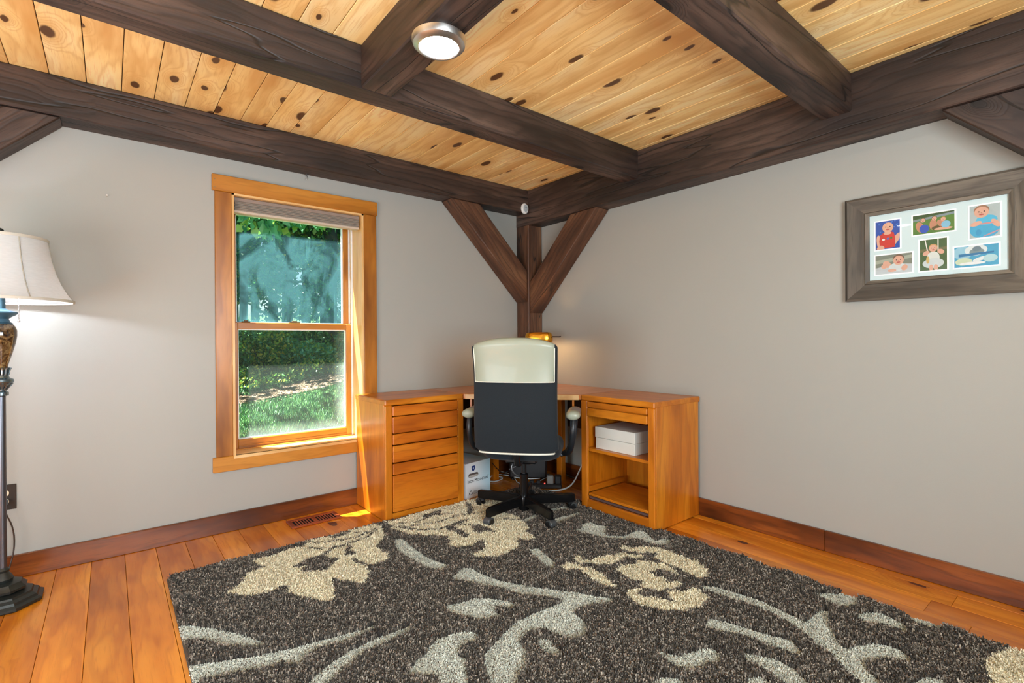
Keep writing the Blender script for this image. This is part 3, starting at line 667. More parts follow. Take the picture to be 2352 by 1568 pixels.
# local x = forward (to the desk), local y = left, z from the rug top
tf = NT('charcoal_fabric'); _c = tf.node('TexCoord').outputs['Object']; nz = tf.noise(_c, 420, 2)
tf.base(tf.mix(nz, lin(4, 10, 15), lin(24, 36, 44))); tf.set(Roughness=0.9); tf.b.inputs['Sheen Weight'].default_value = 0.08; tf.bump(nz, 0.5, 0.002); Mfab = tf.m
Mcream = plain('cream_leather', (158, 166, 148), 0.38, var=0.02, nscale=6, coat=0.1)
Mpipe = plain('cream_piping', (226, 226, 210), 0.45)
Mblk = plain('black_plastic', (24, 24, 25), 0.32, var=0.08, nscale=40)
Mgb = plain('gloss_black_steel', (16, 16, 17), 0.22, var=0.05, nscale=20)
def back_ring(z, hw, th, xc, zfun, n=48, rx=4.0, grow=0.0, gt=0.0):
    r = []
    for j in range(n):
        a = 2*PI*j/n; ca, sa = math.cos(a), math.sin(a); e = 2/rx
        yy = (hw+grow)*abs(ca)**e*(1 if ca > 0 else -1)
        xx = (th/2+gt)*abs(sa)**(0.62)*(1 if sa > 0 else -1)
        bow = 0.020*(1-(yy/max(hw, .01))**2)
        r.append(Vector((xc+xx-bow, yy, zfun(z, yy/max(hw, .01)))))
    return r
ZB0, ZB1, ZBORD = 0.445, 1.118, 0.866
def hwf(z):
    q = (z-ZB0)/(ZB1-ZB0)
    return 0.252+0.002*q-0.030*max(0, 1-q/0.035)-0.006*math.sin(PI*q)
def xcf(z):
    q = (z-ZB0)/(ZB1-ZB0); return -0.262-0.075*q-0.016*math.sin(2*PI*q)
def thf(z):
    q = (z-ZB0)/(ZB1-ZB0); return 0.062+0.030*math.sin(PI*min(1, q*1.05))**0.7
zf = lambda z, s: z-0.030*min(1, abs(s))**2.6*max(0, (z-ZBORD)/(ZB1-ZBORD))**1.3
def back_rings(z0, grow, gt, topg):
    rs = []; N = 26
    for i in range(N+1):
        z = z0+(ZB1-0.03-z0)*i/N; rs.append(back_ring(z, hwf(z), thf(z), xcf(z), zf, grow=grow, gt=gt))
    for a in (25, 45, 62, 76, 86):
        k = math.cos(R(a)); z = ZB1-0.03+(0.030+topg)*math.sin(R(a))
        rs.append(back_ring(z, hwf(ZB1-0.03)-0.045*(1-k), thf(ZB1-.03)*max(k, .12), xcf(ZB1-.03), zf, grow=grow, gt=gt*k))
    return rs
m = MB(); m.loft(back_rings(ZB0, 0, 0, 0)); m.build('backrest', Mfab, t, local=True, ang=50)
m = MB(); m.loft(back_rings(ZBORD, -0.007, 0.006, 0.005)); m.build('head_panel', Mcream, t, local=True, ang=50)
# piping: along the lower border of the cream panel, up both sides, and the bottom edge
def rear(z, s, off=0.008):
    hw = hwf(z)-0.008; yy = s*hw; th = thf(z)/2+off; e = abs(s)
    xx = -th*(max(0.0, 1-e**4.0))**0.31 if e < 0.999 else 0
    return Vector((xcf(z)+xx-0.020*(1-(yy/hwf(z))**2), yy, zf(z, s)))
m = MB(); m.tube([rear(ZBORD, s/20*0.97) for s in range(-20, 21)], 0.0034, 8)
for sg in (-1, 1): m.tube([rear(ZBORD+(ZB1-0.035-ZBORD)*k/12, sg*0.97) for k in range(13)], 0.0034, 8)
m.build('upper_piping', Mpipe, t, local=True, ang=60)
m = MB(); br = back_ring(ZB0, hwf(ZB0)+0.002, thf(ZB0)+0.004, xcf(ZB0), zf); br = [Vector((p.x, p.y, p.z-0.002)) for p in br]
m.tube(br+[br[0]], 0.006, 8); m.build('lower_piping', Mpipe, t, local=True, ang=60)
# seat
rs = []
for z, k in ((0.375, 0.90), (0.385, 0.97), (0.41, 1.0), (0.44, 1.0), (0.462, 0.96), (0.472, 0.86), (0.476, 0.6)):
    ring = []
    for j in range(44):
        a = 2*PI*j/44; ca, sa = math.cos(a), math.sin(a)
        ring.append(Vector((0.02+0.24*k*abs(ca)**0.55*(1 if ca > 0 else -1), 0.25*k*abs(sa)**0.55*(1 if sa > 0 else -1), z)))
    rs.append(ring)
m = MB(); m.loft(rs); m.build('seat', Mfab, t, local=True, ang=50)
m = MB(); m.box(-0.13, 0.13, -0.10, 0.10, 0.340, 0.375, 0.01); m.box(-0.08, 0.08, -0.06, 0.06, 0.325, 0.345, 0.01)
m.tube([(-0.10, 0, 0.355), (-0.235, 0, 0.36), (-0.262, 0, 0.40), (-0.268, 0, 0.50)], 0.02, 8, smooth=1); m.build('tilt_mechanism', Mblk, t, local=True)
m = MB(); m.tube([(0.0, 0.0, 0.33), (-0.035, 0.055, 0.295), (-0.06, 0.085, 0.285)], 0.004, 8); m.tube([(-0.05, 0.055, 0.335), (-0.07, 0.075, 0.30), (-0.062, 0.055, 0.262), (-0.04, 0.03, 0.238)], 0.006, 8, smooth=1, flat=0.6)
m.build('height_lever', plain('lever_grey', (120, 122, 124), 0.35, 0.6), t, local=True)
m = MB(); m.lathe([(0.017, 0.20), (0.017, 0.33)], 20); m.build('gas_piston', plain('piston_steel', (60, 62, 64), 0.25, 0.8), t, local=True)
m = MB(); m.lathe([(0.030, 0.03), (0.031, 0.05), (0.027, 0.055), (0.0265, 0.245), (0.022, 0.25)], 24); m.build('gas_column', Mgb, t, local=True)
m = MB(); m.lathe([(0.020, 0.012), (0.034, 0.02), (0.036, 0.045), (0.040, 0.095), (0.034, 0.108)], 24); m.build('base_hub', Mgb, t, local=True)
for wa in (116, 188, 259, 329, 42):
    a = R(wa)-CH_A; Ml = Matrix.Rotation(a, 4, 'Z'); m = MB()
    rings = []
    for x_, w_, z0, z1 in ((0.030, 0.034, 0.050, 0.108), (0.12, 0.032, 0.053, 0.110), (0.25, 0.030, 0.052, 0.108), (0.318, 0.028, 0.050, 0.106), (0.334, 0.022, 0.054, 0.100)):
        h = w_/2; e = 0.006
        rings.append([Ml @ Vector((x_, y_, z_)) for y_, z_ in ((-h, z0), (h, z0), (h, z1-e), (h-e, z1), (-h+e, z1), (-h, z1-e))])
    m.loft(rings); lg = m.build('base_leg', Mgb, t, local=True, ang=40)
    m = MB(); Mc = Ml @ Matrix.Translation((0.318, 0, 0)) @ Matrix.Rotation(R(random.choice((-25, 10, 35))), 4, 'Z')
    hood = []
    for y_ in (-0.022, -0.018, 0.018, 0.022):
        k = 0.9 if abs(y_) > 0.02 else 1.0
        hood.append([Mc @ Vector((0.004+0.027*k*math.cos(q), y_, 0.026+0.025*k*math.sin(q))) for q in [PI*(j/10)-0.35 for j in range(11)]]+[Mc @ Vector((-0.022, y_, 0.010)), Mc @ Vector((0.026, y_, 0.010))])
    m.loft([r[:11] for r in hood]); m.tube([Mc @ Vector((0, 0, 0.045)), Mc @ Vector((0, 0, 0.056))], 0.006, 8)
    cs = m.build('caster', plain('caster_grey', (64, 68, 70), 0.4), lg, local=True)
    for y_ in (-0.016, 0.016):
        w = MB(); w.lathe([(0.016, -0.006), (0.024, -0.005), (0.025, 0.0), (0.024, 0.005), (0.016, 0.006)], 20, M=Mc @ Matrix.Translation((0, y_, 0.025)) @ Matrix.Rotation(R(90), 4, 'X'))
        w.build('wheel', Mblk, lg, local=True)
for sg, nm in ((1, 'left armrest'), (-1, 'right armrest')):
    yy = sg*0.325
    rs = []
    for x_, w_, h_ in ((-0.150, 0.026, 0.014), (-0.142, 0.038, 0.022), (-0.11, 0.043, 0.025), (0.0, 0.043, 0.025), (0.10, 0.040, 0.022), (0.13, 0.028, 0.014)):
        rs.append([Vector((x_, yy+w_*math.cos(2*PI*j/20), 0.652-0.10*max(0, -x_-0.10)+h_*math.sin(2*PI*j/20))) for j in range(20)])
    m = MB(); m.loft(rs[1:]); ar = m.build('armrest', plain('arm_grey', (128, 126, 128), 0.5), t, local=True, ang=50)
    m = MB(); m.loft([[p+Vector((0, 0, 0.002)) for p in [Vector((x_, yy+w_*math.cos(2*PI*j/20), 0.647+h_*math.sin(2*PI*j/20))) for j in range(20)]] for x_, w_, h_ in ((-0.176, 0.026, 0.014), (-0.168, 0.038, 0.024), (-0.14, 0.0455, 0.028), (-0.100, 0.046, 0.028), (-0.092, 0.043, 0.025))])
    m.build('arm_pad_end', Mcream, ar, local=True, ang=50)
    m = MB(); m.tube([(-0.12, yy, 0.628), (-0.15, yy, 0.56), (-0.12, yy-sg*0.01, 0.44), (-0.02, yy-sg*0.045, 0.385), (0.02, yy-sg*0.09, 0.378)], 0.017, 10, smooth=2, flat=0.7)
    m.tube([(0.09, yy, 0.630), (0.115, yy, 0.56), (0.085, yy-sg*0.01, 0.46), (0.02, yy-sg*0.045, 0.39), (0.0, yy-sg*0.09, 0.378)], 0.017, 10, smooth=2, flat=0.7)
    m.build('arm_support', plain('arm_support_slate', (30, 35, 40), 0.35), ar, local=True)

# ================================================================ FLOOR LAMP
t = thing('floor_lamp', 'tall bronze floor lamp with a white bell shade at the left edge', 'lamp', (-3.30, -0.32, 0)); FLM = t
Mfb = plain('aged_bronze', (112, 128, 136), 0.26, 0.85, 0.15, 25)
Mfd = plain('dark_cast_base', (46, 50, 48), 0.38, 0.4, 0.12, 30)
def octa(r, z, n=8): return [Vector((r*math.cos(PI/8+2*PI*k/n), r*math.sin(PI/8+2*PI*k/n), z)) for k in range(n)]
m = MB(); m.loft([octa(.130, 0), octa(.136, .006), octa(.136, .016), octa(.122, .024), octa(.118, .034), octa(.102, .042), octa(.098, .05), octa(.055, .056)])
m.build('base', Mfd, t, local=True, ang=20)
m = MB(); m.loft([octa(.060, .054), octa(.078, .064), octa(.080, .074), octa(.068, .084), octa(.062, .094), octa(.032, .10)]); m.lathe([(.030, .10), (.034, .112), (.026, .128), (.018, .14), (.022, .150), (.015, .160)], 28)
m.build('base_step', Mfd, t, local=True, ang=20)
m = MB(); m.lathe([(.0135, .155), (.0135, .905)], 24); m.build('pole', plain('pole_gunmetal', (96, 100, 108), 0.28, 0.8), t, local=True)
m = MB(); m.lathe([(.014, .895), (.023, .900), (.023, .912), (.016, .918), (.018, .932), (.032, .945), (.040, .958), (.038, .968), (.026, .975), (.022, .985)], 32); m.build('collar', Mfb, t, local=True)
m = MB()
for k in range(14):
    a = 2*PI*k/14; ca, sa = math.cos(a), math.sin(a)
    m.tube([(0.015*ca, 0.015*sa, .978), (0.023*ca, 0.023*sa, .992), (0.024*ca, 0.024*sa, 1.006), (0.029*ca, 0.029*sa, 1.018)], 0.0042, 6, smooth=1)
    m.tube([(0.015*ca, 0.015*sa, .925), (0.026*ca, 0.026*sa, .940), (0.034*ca, 0.034*sa, .952)], 0.0042, 6, smooth=1)
m.build('leaf_collar', Mfb, t, local=True)
tm = NT('tortoise_urn'); _c = tm.node('TexCoord').outputs['Object']
tm.base(tm.ramp(tm.noise(_c, 26, 6, 0.7, 1.5), [(0.35, lin(34, 22, 14)), (0.5, lin(86, 62, 34)), (0.62, lin(132, 112, 74)), (0.75, lin(60, 48, 34))])); tm.set(Roughness=0.08); tm.b.inputs['Coat Weight'].default_value = 0.6
m = MB(); m.lathe([(.020, 1.010), (.022, 1.03), (.034, 1.075), (.045, 1.120), (.0505, 1.155), (.0505, 1.178), (.044, 1.197), (.036, 1.205)], 36); m.build('urn', tm.m, t, local=True)
m = MB(); m.lathe([(.036, 1.203), (.039, 1.208), (.030, 1.214), (.024, 1.228), (.034, 1.238), (.044, 1.243), (.054, 1.252), (.052, 1.258), (.030, 1.264), (.015, 1.272), (.013, 1.36), (.018, 1.37), (.018, 1.40), (.004, 1.41), (.004, 1.585)], 32); m.build('neck', plain('neck_blue_bronze', (66, 100, 118), 0.35, 0.5, 0.1, 20), t, local=True)
# shade: bell, thin linen with some light through
ts = NT('linen_shade'); _c = ts.node('TexCoord').outputs['Object']; sp = ts.node('SeparateXYZ', {0: _c}).outputs
nn = ts.noise(ts.node('CombineXYZ', {0: ts.math('MULTIPLY', sp[0], 40), 1: ts.math('MULTIPLY', sp[1], 40), 2: ts.math('MULTIPLY', sp[2], 260)}).outputs[0], 1.0, 3)
cc = ts.mix(nn, lin(228, 232, 232), lin(246, 249, 250))
df = ts.node('BsdfDiffuse', {0: cc}); tl = ts.node('BsdfTranslucent', {0: cc}); mxs = ts.node('MixShader', {0: 0.62, 1: df.outputs[0], 2: tl.outputs[0]}); ts.L(mxs.outputs[0], ts.out.inputs[0])
SH = [(.150, 1.575), (.156, 1.53), (.165, 1.48), (.178, 1.43), (.196, 1.38), (.216, 1.34), (.236, 1.308)]
m = MB(); m.lathe(SH+[(r-0.002, z) for r, z in SH[::-1]], 64, closed=True); shd = m.build('lamp_shade', ts.m, t, local=True, ang=60)
for r_, z_ in ((.151, 1.575), (.237, 1.308)):
    m = MB(); m.lathe([(r_-0.004, z_-0.005), (r_+0.003, z_-0.006), (r_+0.004, z_), (r_+0.003, z_+0.006), (r_-0.004, z_+0.005)], 64, closed=True)
    m.build('shade_trim', plain('trim_tape', (190, 188, 176), 0.7), shd, local=True)
for k in range(6):
    a = R(-62)+k*PI/3; m = MB(); m.tube([((r_+0.001)*math.cos(a), (r_+0.001)*math.sin(a), z_) for r_, z_ in SH], 0.0022, 6)
    m.build('shade_seam', plain('seam_tape', (150, 148, 136), 0.7), shd, local=True)
m = MB()
for k in range(3): a = k*2*PI/3; m.tube([(0, 0, 1.580), (.150*math.cos(a), .150*math.sin(a), 1.572)], 0.002, 6)
m.build('shade_spider', Mfb, t, local=True)
m = MB(); m.ball((0, 0, 1.602), 0.013, 0.013, 0.016); m.lathe([(.006, 1.58), (.010, 1.59)], 16); m.build('finial', plain('finial_dark', (40, 52, 56), 0.35, 0.5), t, local=True)
m = MB(); m.ball((0, 0, 1.362), 0.022, 0.022, 0.028); m.build('bulb', emit('cool_bulb', (232, 242, 255), 520), t, local=True)
m = MB()
cd = Vector((0.060, -0.046))
for k in range(24): m.ball((cd.x, cd.y, 1.355-0.0055*k), 0.0022, n=6)
m.ball((cd.x, cd.y, 1.218), 0.0045, 0.0045, 0.005, n=10); m.tube([(0, 0, 1.385), (cd.x, cd.y, 1.385), (cd.x, cd.y, 1.352)], 0.0016, 6)
m.build('pull_chain', plain('chain_steel', (200, 202, 204), 0.25, 0.9), t, local=True)
# outlet and cord
t = thing('wall_outlet', 'dark bronze outlet plate with ivory sockets behind the floor lamp', 'outlet', (-3.331, 0, 0.39))
MB().box(-0.041, 0.041, -0.006, 0, -0.060, 0.060, 0.004).build('cover_plate', plain('outlet_plate', (58, 54, 50), 0.3, 0.5), t, local=True)
for z_ in (0.020, -0.020):
    m = MB(); m.lathe([(0.0165, 0.0), (0.0165, 0.009), (0.001, 0.0095)], 24, M=Matrix.Translation((0, 0, z_)) @ Mx)
    for dx in (-0.006, 0.006): m.box(dx-0.001, dx+0.001, -0.0102, -0.009, z_-0.002, z_+0.006, 0, 1)
    m.lathe([(0.0022, 0), (0.0022, 0.0102)], 8, M=Matrix.Translation((0, 0, z_-0.008)) @ Mx, m=1)
    m.build('socket', [plain('ivory', (224, 218, 190), 0.4), plain('slot_dark', (40, 36, 30), 0.6)], t, local=True)
t = thing('lamp_cord', 'dark lamp cord with a plug hanging from the outlet to the floor', 'cord', (-3.331, -0.01, 0.37))
MB().box(-0.014, 0.014, -0.040, -0.0005, -0.012, 0.012, 0.004).build('plug', plain('plug_blue_grey', (96, 118, 130), 0.4), t, local=True)
m = MB(); m.tube([(0, -0.038, 0), (0.006, -0.05, -0.03), (0.035, -0.035, -0.12), (0.038, -0.032, -0.22), (0.02, -0.06, -0.31), (0.01, -0.10, -0.352), (0.0, -0.14, -0.362), (0.005, -0.165, -0.362)], 0.003, 8, smooth=2); m.build('wire', plain('cord_brown', (58, 44, 34), 0.5), t, local=True)

# ================================================================ FLOOR REGISTER
t = thing('floor_vent', 'reddish wooden floor register with slots below the window', 'vent', (-1.944, -0.150, 0))
Mv = wood('register_wood', (120, 48, 22), (158, 76, 40), (176, 92, 54), 'x', rough=0.3, ring=10, grain=0.3, coat=0.3)
x0, x1, y0, y1 = -0.152, 0.150, -0.076, 0.074
m = MB(); m.box(x0, x1, y0, y0+0.026, 0.0003, 0.010, 0.004); m.box(x0, x1, y1-0.026, y1, 0.0003, 0.010, 0.004); m.box(x0, x0+0.028, y0+0.02, y1-0.02, 0.0003, 0.010, 0.004); m.box(x1-0.028, x1, y0+0.02, y1-0.02, 0.0003, 0.010, 0.004); m.box(-0.012, 0.012, y0+0.02, y1-0.02, 0.0003, 0.010, 0.002)
m.build('register_frame', Mv, t, local=True)
MB().box(x0+0.02, x1-0.02, y0+0.02, y1-0.02, 0.0003, 0.0012, 0).build('duct_opening', plain('duct_black', (14, 12, 10), 0.9), t, local=True)
m = MB()
for s_ in (x0+0.028, 0.012):
    for k in range(1, 7): xx = s_+0.112/7*k; m.box(xx-0.0035, xx+0.0035, y0+0.024, y1-0.024, 0.001, 0.0085, 0.002)
m.build('slat', Mv, t, local=True)

# ================================================================ PICTURE FRAME
fy0, fy1, fz0, fz1 = -3.146, -2.4653, 1.3066, 1.8175; my0, my1, mz0, mz1 = -3.055, -2.565, 1.405, 1.722
t = thing('picture_frame', 'grey weathered wood frame holding six family photos on the right wall', 'picture frame', (0, (fy0+fy1)/2, (fz0+fz1)/2))
def side(pts_out, pts_in, axis, nm):
    # pts: outer edge a->b and inner edge a->b in (y,z); profile rises to the outer lip and slopes to the mat
    m = MB(); prof = [(0.0, -0.001), (0.0, -0.030), (0.10, -0.033), (0.62, -0.020), (0.80, -0.020), (0.84, -0.024), (1.0, -0.018), (1.0, -0.001)]
    (a0, a1), (b0, b1) = pts_out, pts_in; rings = []
    for A, B in ((a0, b0), (a1, b1)):
        rings.append([Vector((x_, A[0]+(B[0]-A[0])*k, A[1]+(B[1]-A[1])*k)) for k, x_ in prof])
    m.loft(rings); m.build(nm, grey_wood(axis), t, ang=25)
O = [(fy1, fz0), (fy0, fz0), (fy0, fz1), (fy1, fz1)]; I = [(my1, mz0), (my0, mz0), (my0, mz1), (my1, mz1)]
for k in range(4): side((O[k], O[(k+1) % 4]), (I[k], I[(k+1) % 4]), 'y' if k % 2 == 0 else 'z', 'frame_rail' if k % 2 == 0 else 'frame_stile')
MB().box(-0.010, -0.002, my0-0.004, my1+0.004, mz0-0.004, mz1+0.004, 0).build('mat_board', plain('mat_white', (196, 218, 220), 0.7, var=0.01), t)
tg = NT('frame_glass'); trn = tg.node('BsdfTransparent'); gls = tg.node('BsdfGlossy', {'Roughness': 0.02}); fr = tg.node('Fresnel', {0: 1.35})
mxg = tg.node('MixShader', {0: tg.math('MULTIPLY', fr.outputs[0], tg.math('SUBTRACT', 1.0, tg.node('NewGeometry').outputs['Backfacing'])), 1: trn.outputs[0], 2: gls.outputs[0]}); tg.L(mxg.outputs[0], tg.out.inputs[0])
MB().box(-0.0145, -0.0135, my0, my1, mz0, mz1, 0).build('cover_glass', tg.m, t)
pc = lambda nm, rgb: plain('print_'+nm, tuple(int(k*0.9) for k in rgb), 0.5, var=0.05, nscale=60)
SK = (226, 176, 150); SKd = (196, 140, 110)
def photo(y0, y1, z0, z1, bg, shapes):
    "a flat printed photograph: background, then painted shapes in its own 0..1 coordinates (x to the right as seen)"
    m = MB(); mats = [plain('photo_rim', (248, 252, 252), 0.6, var=0.0), pc('bg%02d' % len(_mc), bg)]
    m.box(-0.0112, -0.010, y0-0.006, y1+0.006, z0-0.006, z1+0.006, 0, 0)
    m.box(-0.0118, -0.0112, y0, y1, z0, z1, 0, 1)
    Y = lambda u: y1+(y0-y1)*u; Z = lambda v: z0+(z1-z0)*v
    for i, (kind, rgb, *a) in enumerate(shapes):
        mats.append(pc('c%d_%d_%d' % rgb, rgb)); mi = len(mats)-1; x_ = -0.0118-0.00006*(i+1)
        if kind == 'e':
            cx, cy, rx_, ry_ = a[:4]; th = a[4] if len(a) > 4 else 0
            asp = (z1-z0)/(y1-y0)
            p = []
            for k in range(20):
                q = 2*PI*k/20; dx, dy = rx_*math.cos(q), ry_*math.sin(q)*asp
                u = cx+dx*math.cos(th)-dy*math.sin(th); v = cy+(dx*math.sin(th)+dy*math.cos(th))/asp
                p.append((Y(min(1, max(0, u))), Z(min(1, max(0, v)))))
        else: p = [(Y(min(1, max(0, u))), Z(min(1, max(0, v)))) for u, v in a[0]]
        m.add([(x_, q[0], q[1]) for q in p], [tuple(range(len(p)))], mi)
    return m.build('family_photo', mats, t, flatshade=True)
def face(cx, cy, r, ry, hair=None):
    o = [('e', SK, cx, cy, r, ry)]
    if hair: o.insert(0, ('e', hair, cx, cy+ry*0.35, r*1.08, ry*0.95))
    o += [('e', (70, 50, 44), cx-r*0.38, cy+ry*0.12, r*0.13, ry*0.10), ('e', (70, 50, 44), cx+r*0.38, cy+ry*0.12, r*0.13, ry*0.10), ('e', (190, 90, 84), cx, cy-ry*0.42, r*0.36, ry*0.14), ('e', SKd, cx, cy-ry*0.10, r*0.12, ry*0.10)]
    return o
def ph(px0, px1, lz0, lz1): pass
blue = [('e', (70, 130, 220), random.random(), random.random(), 0.03, 0.025) for _ in range(30)]
photo(-2.686, -2.590, 1.553, 1.688, (36, 84, 178), blue+[('e', SK, .18, .22, .12, .30, 0.15), ('e', SK, .84, .30, .12, .26, -0.5), ('q', (206, 54, 44), [(.2, .02), (.8, .04), (.82, .34), (.76, .56), (.64, .60), (.5, .52), (.36, .60), (.2, .50), (.16, .3)]), ('e', SK, .5, .56, .16, .06)]+face(.52, .76, .23, .18)+[('e', (236, 236, 230), .34, .34, .06, .04), ('e', (80, 110, 190), .52, .36, .06, .04), ('e', (80, 120, 60), .66, .38, .05, .04), ('e', SK, .22, .04, .16, .10)])
photo(-2.883, -2.736, 1.601, 1.690, (84, 132, 52), [('q', (128, 148, 156), [(0, .68), (1, .82), (1, .94), (0, .78)]), ('q', (46, 84, 40), [(0, .80), (1, .94), (1, 1), (0, 1)]), ('e', SKd, .18, .36, .10, .30, 0.3), ('e', (36, 84, 190), .28, .26, .12, .22), ('e', SKd, .50, .42, .09, .28), ('e', (90, 80, 40), .60, .22, .14, .12), ('e', SK, .74, .16, .22, .07), ('e', SKd, .68, .44, .08, .20, 0.5), ('e', (130, 196, 226), .80, .36, .11, .18)]+face(.25, .70, .06, .10, (90, 60, 40))+face(.53, .72, .06, .10, (110, 74, 44))+face(.74, .62, .055, .10, (200, 150, 90)))
photo(-3.029, -2.933, 1.553, 1.692, (178, 196, 196), [('e', (70, 176, 216), .5, .26, .50, .30), ('e', (84, 190, 226), .56, .52, .36, .16), ('e', SK, .22, .44, .20, .07, 0.3), ('e', SK, .86, .40, .10, .15, 0.6), ('e', (214, 150, 150), .56, .42, .26, .025), ('e', (60, 160, 206), .3, .16, .10, .10), ('e', (206, 150, 160), .72, .10, .3, .02, 0.4)]+face(.40, .78, .24, .17, (160, 120, 90)))
photo(-2.732, -2.589, 1.432, 1.523, (128, 138, 124), [('q', (168, 178, 160), [(0, .55), (1, .72), (1, .9), (0, .74)]), ('q', (196, 208, 212), [(0, 0), (1, 0), (1, .42), (.6, .5), (0, .34)]), ('e', SK, .32, .50, .10, .20, 0.7), ('e', SK, .24, .40, .08, .12), ('e', (214, 226, 226), .60, .32, .22, .22), ('e', SK, .80, .26, .08, .16, -0.4), ('e', SK, .46, .16, .12, .08)]+face(.64, .66, .145, .24, (120, 90, 70)))
photo(-2.857, -2.761, 1.431, 1.572, (70, 100, 54), [('q', (110, 110, 70), [(0, .6), (1, .64), (1, .72), (0, .7)]), ('q', (240, 240, 230), [(.18, 1), (.22, 1), (.32, .58), (.28, .58)]), ('q', (240, 240, 230), [(.66, 1), (.70, 1), (.70, .60), (.66, .60)]), ('e', SK, .24, .56, .14, .07, 0.6), ('e', SK, .78, .58, .14, .07, -0.6), ('e', (222, 230, 224), .5, .40, .24, .20), ('e', (206, 220, 220), .5, .22, .40, .16), ('e', SK, .42, .08, .08, .10), ('e', SK, .60, .08, .08, .10), ('e', (214, 184, 110), .30, .34, .06, .12)]+face(.5, .70, .15, .11, (206, 160, 96)))
photo(-3.024, -2.882, 1.431, 1.521, (70, 168, 206), [('e', (150, 206, 226), .2, .7, .25, .3), ('e', (222, 236, 236), .5, .78, .26, .26), ('e', (126, 150, 154), .52, .70, .17, .16), ('e', (110, 136, 146), .52, .84, .10, .12), ('q', (40, 120, 170), [(.1, .5), (.9, .58), (.9, .66), (.1, .64)]), ('e', (206, 226, 190), .22, .26, .2, .18), ('e', (226, 240, 240), .60, .34, .18, .09, 0.3), ('e', (180, 222, 226), .82, .34, .16, .18), ('e', (235, 242, 240), .42, .16, .3, .07)])

# ================================================================ RUG
RX0, RX1, RY0, RY1 = -2.735, -0.448, -3.62, -0.506
ZT = 0.020
def TF(x0, y0, s, pts, z=ZT): return [tuple(at(x0+a/s, y0+b_/s, 2, z)[:2]) for a, b_ in pts]
K = {1: (500, 1140, 5.6), 2: (860, 1130, 5.345), 3: (1000, 1270, 5.261), 4: (1200, 1150, 5.113), 5: (380, 1400, 3.675), 6: (1480, 1300, 5.345), 7: (1840, 1300, 4.594), 8: (900, 1380, 5.88)}
CR = [
 (1, [(120,1250),(330,1100),(345,1040),(400,990),(560,925),(640,905),(500,880),(430,850),(560,800),(620,780),(660,790),(760,755),(800,725),(960,680),(1130,640),(1130,590),(1300,545),(1540,490),(1660,460),(1820,410),(2000,375),(2130,300),(2180,330),(2110,430),(2150,500),(2050,650),(2170,750),(2200,790),(2150,840),(1990,885),(1880,875),(1950,960),(1940,1050),(1910,1080),(1920,1130),(1760,1110),(1600,1090),(1500,1060),(1480,1120),(1500,1200),(1500,1345),(1300,1350),(1170,1320),(930,1260),(900,1200),(905,1140),(720,1210),(560,1265),(350,1290)]),
 (2, [(100,370),(230,360),(600,240),(830,180),(1110,100),(1300,60),(1560,70),(1640,160),(1600,270),(1740,290),(1830,370),(1890,440),(1860,500),(1940,545),(1990,570),(1900,600),(1760,575),(1780,640),(1740,690),(1620,760),(1520,800),(1260,800),(1180,760),(1350,740),(1350,640),(1330,590),(1200,660),(1080,680),(900,670),(940,610),(900,560),(740,530),(620,545),(400,520),(300,480),(160,430)]),
 (4, [(445,780),(500,740),(620,745),(700,770),(830,810),(950,880),(1060,980),(1120,1040),(960,1000),(820,930),(750,880),(700,830),(600,800),(530,830)]),
 (4, [(600,690),(660,650),(720,680),(680,710),(850,690),(1000,650),(1200,620),(1400,650),(1440,680),(1200,680),(1100,740),(950,760),(820,740),(680,745)]),
 (4, [(1130,560),(1200,530),(1260,560),(1400,550),(1550,545),(1700,590),(1850,660),(2050,710),(2180,830),(2170,880),(2100,920),(1980,880),(1850,810),(1700,750),(1530,680),(1600,640),(1500,620),(1380,620),(1250,605)]),
 (4, [(1090,810),(1160,770),(1350,750),(1320,710),(1500,730),(1700,760),(1820,850),(1830,890),(1750,850),(1650,810),(1590,830),(1480,850),(1650,920),(1700,960),(1780,970),(1850,940),(1860,1000),(1780,1040),(1600,1060),(1440,1040),(1370,1000),(1440,960),(1300,940),(1200,890)]),
 (4, [(1210,1090),(1260,1050),(1400,1045),(1390,1075),(1330,1110),(1500,1140),(1650,1160),(1780,1200),(1680,1070),(1850,1080),(1950,1060),(2000,1020),(2100,1060),(2180,1150),(2130,1240),(1900,1300),(1650,1290),(1450,1250),(1300,1190)]),
 (7, [(1920,1030),(2050,930),(2200,880),(2400,880),(2650,960),(2800,1150),(2700,1420),(2300,1500),(2040,1380),(1970,1130)]),
]
DK = [
 (1, [(980,890),(1060,870),(1110,850),(1130,810),(1250,780),(1340,770),(1440,790),(1550,800),(1530,840),(1450,890),(1440,940),(1340,975),(1250,960),(1110,985),(1080,970),(1120,920),(1010,910)]),
 (1, [(1640,740),(1640,690),(1690,630),(1730,640),(1700,700),(1790,740),(1740,770),(1660,765)]),
 (1, [(1420,530),(1540,495),(1700,460),(1700,480),(1500,545)]),
 (2, [(600,280),(680,270),(830,215),(790,280),(660,320),(600,320)]),
 (2, [(850,455),(950,400),(1060,355),(1160,340),(1130,365),(1020,410),(980,440),(1080,480),(1160,530),(1150,565),(1060,550),(980,480)]),
 (2, [(1190,420),(1290,410),(1400,450),(1500,500),(1350,490),(1320,520),(1230,490),(1200,450)]),
 (2, [(1120,130),(1180,150),(1210,210),(1190,275),(1140,270),(1150,200)]),
]
